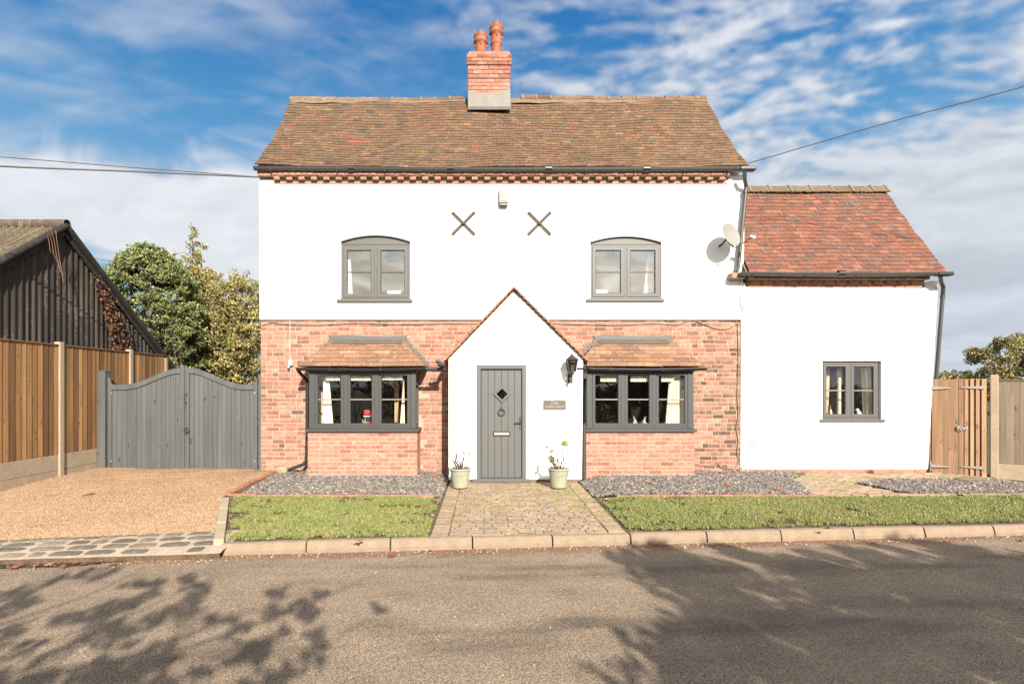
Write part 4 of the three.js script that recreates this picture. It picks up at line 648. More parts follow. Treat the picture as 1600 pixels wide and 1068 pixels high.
// path of paving blocks: one sheet of joint sand and the blocks themselves
const PATH = { x0: -0.62, x1: 1.66, xi0: -0.41, xi1: 1.45 }, pathY = (z) => 0.018 * clamp((4 - z) / 3.4);
const BLK = [[0.46, 0.335, 0.235], [0.50, 0.375, 0.265], [0.42, 0.31, 0.225], [0.47, 0.36, 0.27], [0.40, 0.28, 0.195]];
M.block = std([0.54, 0.52, 0.49], 0.93, { vertexColors: true, map: scaled(T.brick, 0.35), bumpMap: scaled(T.fine, 0.2), bumpScale: 0.003 });
const T6 = (c) => c.map((v) => v / 0.6);
function blockTop(x, z, w, d, y, c = 0.006) { const g = brickGeo(x, -z - d, w, d, 0, 0.05, c); g.rotateX(-Math.PI / 2); g.translate(0, y, 0); return shiftUV(metreUV(g), rnd(), rnd()); }
{
  const path = struct('path', sheetGrid(PATH.x0, PATH.x1, 0.45, (x) => zk(x) - 0.12, 12, 24, (x, z) => pathY(z) - 0.006, null), M.soil, 'block paved path from the kerb to the porch');
  const list = [];
  const z0 = 0.62, zend = (x) => zk(x) - 0.135;
  for (const [xa, xb] of [[PATH.x0, PATH.xi0 - 0.008], [PATH.xi1 + 0.008, PATH.x1]]) for (let z = z0; z < zend(xa) - 0.02; z += 0.104) list.push([xa + 0.002, z, xb - xa - 0.004, Math.min(0.099, zend(xa) - z)]);
  // double rows of stretchers with pairs of headers, a loose basket bond
  let row = 0; for (let z = z0; z < 4.2; row++) { const d = 0.101; let x = PATH.xi0 + 0.004 - (row % 2 ? 0.10 : 0) - (row % 3 ? 0 : 0.05); while (x < PATH.xi1 - 0.01) { const w = rnd() < 0.16 ? 0.098 : 0.199, a = Math.max(x, PATH.xi0 + 0.004), b = Math.min(x + w, PATH.xi1 - 0.004); const ze = zend((a + b) / 2); if (b - a > 0.03 && z < ze - 0.02) list.push([a, z, b - a - 0.005, Math.min(d - 0.005, ze - z)]); x += w + 0.002; } z += d; }
  list.sort((a, b) => b[1] * b[2] - a[1] * a[2]);
  const rest = []; list.forEach(([x, z, w, d], i) => { const g = tint(blockTop(x, z, w, d, pathY(z) + 0.004 + rr(-0.003, 0.003) + 0.004 * (fbm(x * 2, z * 2, 0, 2, 4) - 0.5)), vary(T6(pick(BLK)), 0.07)); if (i < 300) mesh('paving_block', g, M.block, path); else rest.push(g); });
  mesh('paving_blocks', merge(rest), M.block, path).userData.kind = 'stuff';
  const ms = []; for (let i = 0; i < 1500; i++) { const [x, z, w, d] = pick(list); const side = rnd() < 0.5; const px = side ? x + rr(0, w) : x + w + 0.002, pz = side ? z + d + 0.002 : z + rr(0, d); if (px < PATH.xi0 && rnd() < 0.8) continue; const dens = fbm(px * 1.6 + 3, pz * 1.2, 0, 3, 77) + 0.08 * (px - 0.5); if (dens < 0.5) continue; const g = new THREE.IcosahedronGeometry(rr(0.006, 0.012), 0); g.scale(side ? 2.8 : 1, 0.8, side ? 1 : 2.6); g.translate(px, pathY(pz) + 0.004, pz); ms.push(tint(g, vary([0.16, 0.165, 0.022], 0.25))); }
  for (const xx of [PATH.xi0, PATH.xi1]) for (let i = 0; i < 240; i++) { const pz = rr(0.9, 4.0); if (fbm(xx * 9, pz * 2.2, 0, 2, 8) < 0.46) continue; const g = new THREE.IcosahedronGeometry(rr(0.007, 0.014), 0); g.scale(1, 0.7, 2.2); g.translate(xx + rr(-0.006, 0.006), pathY(pz) + 0.004, pz); ms.push(tint(g, vary([0.16, 0.165, 0.022], 0.25))); }
  tag(solo('path_moss', metreUV(merge(ms)), std([1, 1, 1], 0.95, { vertexColors: true })), 'green moss growing in the joints of the paved path', 'moss', null, 'stuff');
}
// side path of blocks before the wing, with the slate patch let into it
const inPoly = (P, x, z) => { let c = false; for (let i = 0, j = P.length - 1; i < P.length; j = i++) { const [xi, zi] = P[i], [xj, zj] = P[j]; if ((zi > z) !== (zj > z) && x < (xj - xi) * (z - zi) / (zj - zi) + xi) c = !c; } return c; };
const SLATE_R = [[1.68, 0.05], [5.98, 0.05], [5.75, 0.35], [5.35, 0.75], [5.22, 1.3], [5.02, 1.96], [1.95, 1.96], [1.68, 1.85]];
const SLATE_P = [[6.30, 1.08], [6.8, 0.80], [8.9, 0.74], [9.0, 1.96], [6.55, 1.96]];
const SLATE_L = [[-3.78, 0.05], [-0.66, 0.05], [-0.66, 1.97], [-3.70, 1.97]];
{
  const sp = struct('side_path', sheetGrid(5.0, 9.0, 0.0, 2.0, 40, 20, (x, z) => gy(x, z) - 0.004, null, (x, z) => !inPoly(SLATE_R, x, z)), M.soil, 'block paved side path before the wing');
  const rest = []; let row = 0;
  for (let z = 0.02; z < 1.97; z += 0.102, row++) for (let x = 5.0 - (row % 2 ? 0.1 : 0); x < 8.95; x += 0.202) { const cx = x + 0.1, cz = z + 0.05; if (inPoly(SLATE_R, cx, cz) || inPoly(SLATE_P, cx, cz) || cx < 5.02) continue; rest.push(tint(blockTop(x, z, 0.196, 0.096, gy(cx, cz) + 0.006 + rr(-0.004, 0.004) + 0.012 * (fbm(cx * 1.5, cz * 1.5, 0, 2, 3) - 0.5), 0.007), vary(T6(pick(BLK)), 0.13))); }
  mesh('paving_blocks', merge(rest), M.block, sp).userData.kind = 'stuff';
  const ms = []; for (let i = 0; i < 420; i++) { const x = rr(5.2, 8.8), z = Math.round(rr(0.05, 1.95) / 0.102) * 0.102 + 0.018; if (inPoly(SLATE_R, x, z) || inPoly(SLATE_P, x, z) || fbm(x * 1.4, z * 2, 0, 3, 17) < 0.5) continue; const g = new THREE.IcosahedronGeometry(rr(0.006, 0.013), 0); g.scale(3.0, 0.8, 1); g.translate(x, gy(x, z) + 0.006, z); ms.push(tint(g, vary([0.16, 0.165, 0.022], 0.25))); }
  tag(solo('path_moss', metreUV(merge(ms)), std([1, 1, 1], 0.95, { vertexColors: true })), 'green moss in the joints of the side path before the wing', 'moss', null, 'stuff');
}
// slate chippings
function slate(P, n, label) {
  const xs = P.map((p) => p[0]), zs = P.map((p) => p[1]), pl = [], m = new THREE.Matrix4(), q = new THREE.Quaternion(), e = new THREE.Euler();
  for (let i = 0; i < n; i++) { const x = rr(Math.min(...xs), Math.max(...xs)), z = rr(Math.min(...zs), Math.max(...zs)); if (!inPoly(P, x, z)) continue; const bay = BAYS.some((b) => Math.abs(x - b.cx) < 0.98 && z < 0.5); if (bay) continue; if (x > PORCH.x0 - 0.02 && x < PORCH.x1 + 0.02 && z < 0.63) continue;
    const tiltK = rnd() < 0.3 ? 1.0 : 0.38; e.set(rr(-tiltK, tiltK), rr(0, 6.28), rr(-tiltK, tiltK)); const s = rr(0.012, 0.030); m.compose(V(x, gy(x, z) + 0.012 + rr(0, 0.022), z), q.setFromEuler(e), V(s * rr(0.9, 1.6), rr(0.004, 0.009), s * rr(0.6, 1))); const r = rnd(), k = rr(0.7, 1.35);
    pl.push([m.clone(), r < 0.62 ? [0.235 * k, 0.210 * k, 0.190 * k] : r < 0.80 ? [0.14 * k, 0.128 * k, 0.12 * k] : r < 0.92 ? [0.40 * k, 0.355 * k, 0.31 * k] : r < 0.97 ? [0.55, 0.47, 0.39] : [0.36, 0.24, 0.16]]); }
  const g = new THREE.CylinderGeometry(1, 0.92, 2, 5, 1).toNonIndexed(); g.computeVertexNormals();
  tag(copies('slate_chippings', g, M.chip, pl, scene), label, 'slate chippings', null, 'stuff');
}
slate(SLATE_L, 12500, 'grey slate chippings in the bed under the left bay window');
slate(SLATE_R, 17500, 'grey slate chippings in the bed under the right bay window');
slate(SLATE_P, 6200, 'grey slate chippings in the patch before the side gate');

// brick and timber edgings
{
  const e = struct('brick_edging', sheetGrid(-3.95, -3.76, 0.20, 2.05, 2, 12, (x, z) => gy(x, z) + 0.004, null), M.soil, 'row of red bricks between driveway and slate bed');
  for (let z = 0.22; z < 2.0; z += 0.225) mesh('brick', tint(blockTop(-3.95 + rr(-0.01, 0.01), z, 0.105, 0.215, gy(-4, z) + 0.03 + rr(-0.006, 0.006)), vary(T6([0.45, 0.20, 0.115]), 0.15)), M.block, e);
  mesh('paving_slab', tint(rbox(-4.32, -3.87, 0.09, 0.128, 0.05, 0.36, 0.008), T6([0.44, 0.33, 0.20])), M.block, e);
  const e2 = struct('lawn_edging', sheetGrid(-3.9, -0.64, 1.98, 2.06, 20, 1, (x, z) => gy(x, z) + 0.0, null), M.soil, 'row of bricks between left lawn and slate bed');
  for (let x = -3.88; x < -0.8; x += 0.222) mesh('brick', tint(blockTop(x, 1.985, 0.215, 0.06, gy(x, 2) + 0.028 + rr(-0.004, 0.004)), vary(T6([0.50, 0.25, 0.17]), 0.12)), M.block, e2);
  const e3 = struct('lawn_edging', sheetGrid(1.9, 9.0, 1.98, 2.08, 20, 1, (x, z) => gy(x, z) + 0.0, null), M.soil, 'row of bricks between right lawn and slate bed');
  for (let x = 2.0; x < 8.9; x += 0.222) { const wide = x > 5.6; mesh('brick', tint(blockTop(x, 1.985 + rr(-0.006, 0.006), 0.214, wide ? 0.10 : 0.06, gy(x, 2) + 0.03 + (wide ? 0.012 : 0) + rr(-0.005, 0.005)), vary(T6(wide ? [0.46, 0.33, 0.22] : [0.50, 0.25, 0.17]), 0.12)), M.block, e3); }
}
// kerb stones along the road
{
  const k = struct('kerb', sheetGrid(-2.95, 12, (x) => zk(x) - 0.11, (x) => zk(x) - 0.02, 20, 1, (x) => -0.08, null), M.soil, 'concrete kerb along the road');
  const ang = Math.atan(0.085), put = (x0, L, prof, drop0 = 0) => { const g = shapeGeo(prof, L - 0.012, 0, [], 0.004); g.rotateY(Math.PI / 2); const p = g.attributes.position; for (let i = 0; i < p.count; i++) p.setY(i, p.getY(i) - drop0 * (1 - p.getX(i) / L)); g.computeVertexNormals(); g.rotateY(ang); g.translate(x0, rr(-0.005, 0.005), zk(x0) + rr(-0.005, 0.005)); mesh('kerb_stone', shiftUV(metreUV(g), rnd(), rnd()), M.kerb, k); };
  const prof = [[0.0, -0.2], [0.128, -0.2], [0.128, 0.0], [0.045, 0.004], [0.026, -0.006], [0.004, -0.075]];
  const J = [-2.86, -1.95];
  put(-2.86, 0.91, prof, 0.012);
  for (let x = -1.95; x < 12; x += 0.912) put(x, 0.912, prof);
  // concrete edging between driveway and lawn
  const p0 = V(-3.86, 0, 2.15), p1 = V(-2.90, 0, 4.32), L = p0.distanceTo(p1), n = 3, a2 = Math.atan2(p1.z - p0.z, p1.x - p0.x);
  const ed = struct('drive_edging', (() => { const g = box(0, L, -0.25, -0.12, -0.05, 0.05); g.rotateY(-a2); g.translate(p0.x, 0.06, p0.z); return g; })(), M.soil, 'pale concrete edging between driveway and left lawn');
  for (let i = 0; i < n; i++) { const g = rbox(L * i / n + 0.004, L * (i + 1) / n - 0.004, -0.15, 0.0, -0.055, 0.055, 0.012); g.rotateY(-a2); g.translate(p0.x, 0.07 - 0.012 * i, p0.z); mesh('edging_stone', metreUV(g), M.concrete, ed); }
}
// grit and crumbled leaf in the gutter
{ const pl = [], m = new THREE.Matrix4(), q = new THREE.Quaternion(), e = new THREE.Euler(); for (let i = 0; i < 5200; i++) { const x = rr(-9, 11), d = 0.01 + Math.abs(rr(-1, 1) * rnd()) * 0.30, z = zk(x) + d + (x < -2.8 ? 0.16 : 0); if (fbm(x * 2.2, 5, 0, 3, 14) < 0.4 && rnd() < 0.6) continue; e.set(rr(0, 6), rr(0, 6), rr(0, 6)); const s = rr(0.003, 0.009), k = rr(0.6, 1.4), r = rnd(); m.compose(V(x, roadY(x, z) + s * 0.3, z), q.setFromEuler(e), V(s * 1.5, s * 0.6, s)); pl.push([m.clone(), r < 0.5 ? [0.13 * k, 0.085 * k, 0.055 * k] : r < 0.75 ? [0.26 * k, 0.11 * k, 0.06 * k] : [0.40 * k, 0.34 * k, 0.26 * k]]); }
  tag(copies('gutter_grit', new THREE.OctahedronGeometry(1, 0), std([1, 1, 1], 0.95), pl, scene), 'grit and crumbled leaves gathered in the gutter along the kerb', 'grit', null, 'stuff'); }
// loose chippings and crumbs lying on the tarmac
{ const pl = [], m = new THREE.Matrix4(), q = new THREE.Quaternion(), e = new THREE.Euler(); for (let i = 0; i < 2600; i++) { const x = rr(-6, 8), z = zk(x) + rr(0.1, 3.4), n = fbm(x * 0.9, z * 2.4, 0, 3, 57); if (n < 0.46) continue; e.set(rr(0, 6), rr(0, 6), rr(0, 6)); const s = rr(0.003, 0.007), k = rr(0.5, 1.3); m.compose(V(x, roadY(x, z) + s * 0.4, z), q.setFromEuler(e), V(s * 1.3, s * 0.7, s)); pl.push([m.clone(), rnd() < 0.6 ? [0.10 * k, 0.08 * k, 0.06 * k] : [0.34 * k, 0.28 * k, 0.21 * k]]); }
  tag(copies('road_chippings', new THREE.OctahedronGeometry(1, 0), std([1, 1, 1], 0.95), pl, scene), 'loose chippings scattered over the tarmac of the road', 'chippings', null, 'stuff'); }
// cobbled apron
{
  const ap = struct('cobbled_apron', sheetGrid(-9.5, -2.80, (x) => cobB(x) - 0.02, (x) => cobF(x), 90, 8, (x, z) => { const t = clamp((z - cobB(x)) / (cobF(x) - cobB(x))); return lerp(gy(x, z) + 0.008, -0.055, t * t) + 0.008 * (fbm(x * 5, z * 5, 0, 3, 6) - 0.5); }, () => { const k = rr(0.95, 1.1); return [k, k, k]; }), std([0.52, 0.42, 0.325], 0.95, { map: scaled(T.concrete, 0.5), bumpMap: scaled(T.fine, 0.16), bumpScale: 0.012 }), 'strip of grey cobbles in pale mortar across the mouth of the driveway');
  mesh('apron_edge', (() => { const t = []; for (let i = 0; i < 60; i++) { const xa = lerp(-9.5, -2.8, i / 60), xb = lerp(-9.5, -2.8, (i + 1) / 60); t.push(...quad(V(xa, -0.16, cobF(xa) + 0.015), V(xb, -0.16, cobF(xb) + 0.015), V(xb, -0.055, cobF(xb)), V(xa, -0.055, cobF(xa)))); } return tris(t); })(), M.soil, ap);
  for (let r = 0; r < 4; r++) { let x = -8.2 + rr(0, 0.1); while (x < -3.05) {
    const w = rr(0.13, 0.34), jt = rr(-0.05, 0.05), t0 = (r + 0.10 + jt) / 4.1, t1 = (r + rr(0.80, 0.95) + jt) / 4.1, x1 = x + w; if (rnd() < 0.90 && !(x > -4.1 && r > 2 && rnd() < 0.7)) {
      const P = [], N = 12, cx = (x + x1) / 2, sk = 0.06; for (let i = 0; i < N; i++) { const a = i / N * Math.PI * 2, sq = 1 / Math.max(Math.abs(Math.cos(a)) ** 0.8 + 0.0, Math.abs(Math.sin(a)), 0.72); const rx = Math.sign(Math.cos(a)) * Math.sqrt(Math.abs(Math.cos(a))) * w / 2 * rr(0.86, 1.02), tz = lerp(t0, t1, 0.5 + Math.sign(Math.sin(a)) * Math.sqrt(Math.abs(Math.sin(a))) * 0.5 * rr(0.84, 1.0)); const xx = cx + rx + sk * (0.5 - tz), zz = lerp(cobB(xx), cobF(xx), tz), yy = lerp(gy(xx, zz) + 0.008, -0.055, tz * tz) + 0.004; P.push(V(xx, yy, zz)); }
      const c = P.reduce((q, p) => q.add(p), V(0, 0, 0)).multiplyScalar(1 / N); c.y += 0.012; const top = P.map((p) => p.clone().lerp(c, 0.25).setY(p.y * 0.75 + c.y * 0.25 + 0.005)); const tt = []; for (let i = 0; i < N; i++) { const k = (i + 1) % N; tt.push(P[k], P[i], top[i], P[k], top[i], top[k], top[k], top[i], c); }
      const k2 = rr(0.75, 1.3), q = rnd(); mesh('cobble', tint(shiftUV(tris(tt), rnd(), rnd()), q < 0.50 ? [0.25 * k2, 0.215 * k2, 0.175 * k2] : q < 0.90 ? [0.40 * k2, 0.345 * k2, 0.28 * k2] : [0.5, 0.35, 0.27]), M.block, ap);
    } x = x1 + rr(0.012, 0.05); } }
  // dark wet gutter below it
  struct('puddle', sheetGrid(-9.5, -3.72, (x) => cobF(x) + 0.005, (x) => cobF(x) + 0.015 + 0.17 * sstep(-3.72, -4.3, x) * (0.75 + 0.5 * fbm(x * 4, 1, 0, 3, 4)), 80, 3, (x, z) => roadY(x, z) + 0.006, null), M.puddle, 'dark wet leaf litter in the gutter below the cobbles');
}
// lawns
const lawnL = (x, z) => z > 2.08 && z < zk(x) - 0.15 && x > driveR(z) + 0.12 && x < -0.66;
const lawnR = (x, z) => z > 2.10 && z < zk(x) - 0.15 && x > 1.72 && x < 9.3;
{
  const blade = []; seed = 777;
  for (let i = 0; i < 9; i++) { const a = rr(0, 6.28), r = rr(0, 0.016), h = rr(0.55, 1), l = rr(0.2, 0.75), w = 0.0024, d = rr(0, 6.28), bx = Math.cos(a) * r, bz = Math.sin(a) * r, tx = bx + Math.cos(d) * l * 0.03, tz = bz + Math.sin(d) * l * 0.03, px = -Math.sin(d) * w, pz = Math.cos(d) * w, mx = lerp(bx, tx, 0.4), mz = lerp(bz, tz, 0.4); const A = V(bx - px, 0, bz - pz), B = V(bx + px, 0, bz + pz), C = V(mx + px * 0.8, h * 0.022, mz + pz * 0.8), D = V(mx - px * 0.8, h * 0.022, mz - pz * 0.8), E = V(tx, h * 0.036, tz); blade.push(...quad(A, B, C, D), D, C, E); }
  const tuft = tris(blade);
  const grow = (inside, xa, xb, n, weeds) => { const pl = [], m = new THREE.Matrix4(), q = new THREE.Quaternion(), e = new THREE.Euler();
    for (let i = 0; i < n; i++) { const x = rr(xa, xb), z = rr(2.05, 4.6); if (!inside(x, z)) continue;
      const edge = Math.min(zk(x) - 0.15 - z, (x < 0 ? Math.min(-0.66 - x, x - driveR(z) - 0.12) : x - 1.72) * 0.6, 0.9); const bare = fbm(x * 2.2 + 11, z * 2.6, 0, 4, 21); if (rnd() < sstep(0.22, 0.0, edge + (bare - 0.42) * 0.7) * 0.95 || (rnd() < 0.85 && bare > 0.69)) continue;
      const n2 = fbm(x * 1.1, z * 1.6, 0, 3, 23), lush = sstep(6.2, 7.6, x) * 0.5 + 0.25 * (n2 - 0.4), s = rr(0.7, 1.35) * (1 + lush); e.set(rr(-0.25, 0.25), rr(0, 6.28), rr(-0.25, 0.25)); m.compose(V(x, gy(x, z) + 0.002, z), q.setFromEuler(e), V(s, s * rr(0.7, 1.2), s));
      const r = rnd(), k = rr(0.75, 1.25), dry = sstep(0.45, 0.68, n2) * 0.55; pl.push([m.clone(), r < 0.12 + dry * 0.30 ? [0.32 * k, 0.265 * k, 0.12 * k] : r < 0.45 ? [0.165 * k, 0.20 * k, 0.048 * k] : [0.24 * k, 0.258 * k, 0.068 * k]]); }
    return pl; };
  tag(copies('grass', tuft, M.grass, grow(lawnL, -3.9, -0.6, 26000), scene), 'short green lawn left of the paved path', 'lawn', null, 'stuff');
  tag(copies('grass', tuft, M.grass, grow(lawnR, 1.6, 9.3, 58000), scene), 'short green lawn right of the paved path', 'lawn', null, 'stuff');
  // broad-leaved weeds along the back edge at the right
  const leafT = []; for (let i = 0; i < 7; i++) { const a = i * 0.9 + rr(0, 0.4), l = rr(0.6, 1), c = Math.cos(a), s = Math.sin(a); leafT.push(...quad(V(0, 0, 0), V(c * l * 0.5 - s * 0.22, 0.35, s * l * 0.5 + c * 0.22), V(c * l, 0.30, s * l), V(c * l * 0.5 + s * 0.22, 0.35, s * l * 0.5 - c * 0.22))); }
  const wl = [], m = new THREE.Matrix4(), q = new THREE.Quaternion(), e = new THREE.Euler();
  for (let i = 0; i < 520; i++) { let x, z; if (i < 330) { x = rr(5.9, 8.9); z = 2.08 + Math.abs(rr(-0.3, 0.3)); if (fbm(x * 2.4, 3, 0, 2, 5) < 0.42) continue; } else { x = rr(1.72, 2.4); z = rr(2.1, 3.9); if (x - 1.72 > 0.35 + 0.3 * fbm(z, 2, 0, 2, 3)) continue; if (rnd() < 0.6) continue; } e.set(rr(-0.3, 0.3), rr(0, 6), rr(-0.3, 0.3)); const s = rr(0.025, 0.06), k = rr(0.7, 1.3); m.compose(V(x, gy(x, z) + 0.005, z), q.setFromEuler(e), V(s, s * 1.1, s)); wl.push([m.clone(), [0.14 * k, 0.19 * k, 0.045 * k]]); }
  tag(copies('weeds', tris(leafT), M.grass, wl, scene), 'low broad leaved weeds along the edges of the right lawn', 'weeds', null, 'stuff');
}

// =====================================================================================
// FENCES, GATES, BARN
// =====================================================================================
const TW = (c) => c.map((v) => v / 0.66);
const boardGeo = (w, h, th0, th1, uvr) => {   // feather-edged board: x across, y up, front towards +z
  const a = [V(0, 0, th0), V(w, 0, th1), V(w, h, th1), V(0, h, th0)], b = [V(0, 0, 0), V(w, 0, 0), V(w, h, 0), V(0, h, 0)], t = [...quad(...a), ...quad(b[1], b[0], b[3], b[2])];
  for (let i = 0; i < 4; i++) { const n = (i + 1) % 4; t.push(...quad(b[i], b[n], a[n], a[i])); } return shiftUV(tris(t), uvr, uvr * 3.7);
};
{
  const f = thing('timber_fence', 'brown featheredge timber fence with concrete posts and gravel boards left of the driveway', 'fence', [-7.4, 0.1, 0]);
  const posts = [4.53, 2.66, 0.79, -1.08, -2.3], top = 2.33;   // heights above the group's origin
  posts.forEach((z, i) => { if (i < 4) mesh('concrete_post', rbox(-0.055, 0.055, -0.3, top + 0.06, z - 0.052, z + 0.052, 0.012), M.concrete, f); });
  for (let i = 0; i < 4; i++) {
    const za = posts[i] - 0.05, zb = posts[i + 1] + 0.05, y0 = 0.44;
    mesh('gravel_board', rbox(-0.025, 0.025, 0.17, y0, zb, za, 0.006), M.concrete, f); mesh('gravel_board', rbox(-0.025, 0.025, -0.15, 0.164, zb, za, 0.006), M.concrete, f);
    for (let z = za; z > zb + 0.02;) { const w = Math.min(rr(0.098, 0.118), z - zb); const g = boardGeo(w + (z - w > zb + 0.02 ? 0.012 : 0), top - y0 - 0.01, 0.006, 0.017, rnd()); g.rotateY(Math.PI / 2); g.translate(0.008 + rr(0, 0.003), y0 + 0.004, z); const r = rnd(); mesh('fence_board', tint(g, vary(TW(r < 0.18 ? [0.115, 0.056, 0.022] : r < 0.6 ? [0.215, 0.112, 0.041] : [0.28, 0.152, 0.060]), 0.12, 0.06)), M.fence, f); z -= w; }
    mesh('capping_rail', tint(rbox(-0.03, 0.04, top - 0.008, top + 0.018, zb, za, 0.005), TW([0.16, 0.075, 0.03])), M.fence, f);
    for (const y of [0.65, 1.4, 2.15]) mesh('fence_rail', tint(box(-0.045, 0.0, y, y + 0.07, zb, za), TW([0.40, 0.24, 0.12])), M.fence, f);
  }
  mesh('timber_post', tint(rbox(-0.03, 0.05, 0, top - 0.05, -2.38, -2.30, 0.006), TW([0.34, 0.2, 0.10])), M.fence, f);
}
{
  const z = -0.15, f = thing('driveway_gate', 'grey painted double timber gate with swept top between the fence and the house', 'gate', [0, 0.1, z]);
  const X = (p) => PX(p, z), Y = (p) => PY(p, z) - 0.1, yb = Y(734), cx = X(289.5), xl = X(169.5), xr = X(403);
  const topY = (x) => { const t = x < cx ? (cx - x) / (cx - X(192)) : (x - cx) / (X(386) - cx); const q = clamp(t * 1.05 - 0.03); return lerp(Y(574.5), Y(600.5), 0.5 - 0.5 * Math.cos(Math.PI * q)); };
  mesh('gate_post', rbox(X(154.5), X(167.5), -0.3, Y(580), -0.11, 0.07, 0.01), M.gate, f); mesh('post_cap', (() => { const g = new THREE.ConeGeometry(0.125, 0.03, 4); g.rotateY(Math.PI / 4); g.translate(X(161), Y(578.5), -0.02); return metreUV(g.toNonIndexed()); })(), M.gate, f);
  mesh('gate_post', rbox(X(404), X(408.6), -0.3, Y(585), -0.1, 0.02, 0.006), M.gate, f);
  for (const [a, b, s] of [[xl, cx - 0.004, -1], [cx + 0.004, xr, 1]]) {
    const leaf = sub('gate_leaf', f), st = 0.085, ia = s < 0 ? a + 0.075 : a + st, ib = s < 0 ? b - st : b - 0.065, n = s < 0 ? 14 : 14, w = (ib - ia) / n;
    for (let k = 0; k < n; k++) { const x0 = ia + k * w + 0.0015, x1 = ia + (k + 1) * w - 0.0015; mesh('gate_board', tint(shiftUV(shapeGeo([[x0, yb], [x1, yb], [x1, topY(x1) - 0.05], [x0, topY(x0) - 0.05]], 0.022, -0.005 + rr(-0.0015, 0.0015), [], 0.005), rnd(), rnd()), vary([0.108, 0.110, 0.104], 0.10, 0.02)), M.gateBoard, leaf); }
    const up = [], dn = []; for (let i = 0; i <= 18; i++) { const x = lerp(ia - 0.002, ib + 0.002, i / 18); up.push([x, topY(x)]); dn.unshift([x, topY(x) - 0.105]); }
    mesh('top_rail', shapeGeo([...dn.reverse(), ...up.reverse()], 0.05, -0.01, [], 0.006), M.gate, leaf);
    const hingeTop = s < 0 ? Y(589) : Y(590), o = s < 0 ? [a, ia] : [ib, b], c2 = s < 0 ? [ib, b] : [a, ia];
    mesh('hinge_stile', s < 0 ? shapeGeo([[o[0], yb], [o[1], yb], [o[1], topY(o[1]) + 0.0], [lerp(o[0], o[1], 0.8), topY(o[1]) + 0.02], [lerp(o[0], o[1], 0.4), hingeTop - 0.01], [o[0], hingeTop]], 0.05, -0.011, [], 0.006) : shapeGeo([[o[0], yb], [o[1], yb], [o[1], hingeTop], [lerp(o[0], o[1], 0.5), hingeTop - 0.05], [o[0], topY(o[0])]], 0.05, -0.011, [], 0.006), M.gate, leaf);
    mesh('meeting_stile', shapeGeo([[c2[0], yb], [c2[1], yb], [c2[1], Y(s < 0 ? 570.5 : 571.5)], [c2[0], topY(c2[0]) + (s < 0 ? 0.02 : 0.05)]].map(([x, y], i) => [x, i === 3 && s > 0 ? Y(571.5) : i === 2 && s > 0 ? topY(c2[1]) : y]), 0.052, -0.011, [], 0.006), M.gate, leaf);
    mesh('bottom_rail', box(ia, ib, yb + 0.1, yb + 0.25, -0.05, -0.012), M.gate, leaf);
    for (const yy of [614, 720]) mesh('bolt', cyl(0.018, 0.014, 0.012, s < 0 ? X(176) : X(399.2), Y(yy), 0.045, 10, 'z'), M.steel, leaf);
  }
  mesh('pull_handle', merge([cyl(0.026, 0.022, 0.016, X(292.5), Y(616), 0.05, 14, 'z'), tube([[X(291), Y(618), 0.055], [X(290.5), Y(624), 0.075], [X(293), Y(628), 0.065], [X(292), Y(631), 0.05]], 0.008, 14, 6)]), M.iron, f);
  mesh('ring_latch', merge([new THREE.TorusGeometry(0.046, 0.008, 8, 22).toNonIndexed().translate(X(293.5), Y(672.5), 0.062), cyl(0.02, 0.018, 0.025, X(293), Y(668), 0.052, 12, 'z'), rbox(X(288.5), X(296), Y(675), Y(672.5), 0.045, 0.056, 0.003)]), M.iron, f);
}
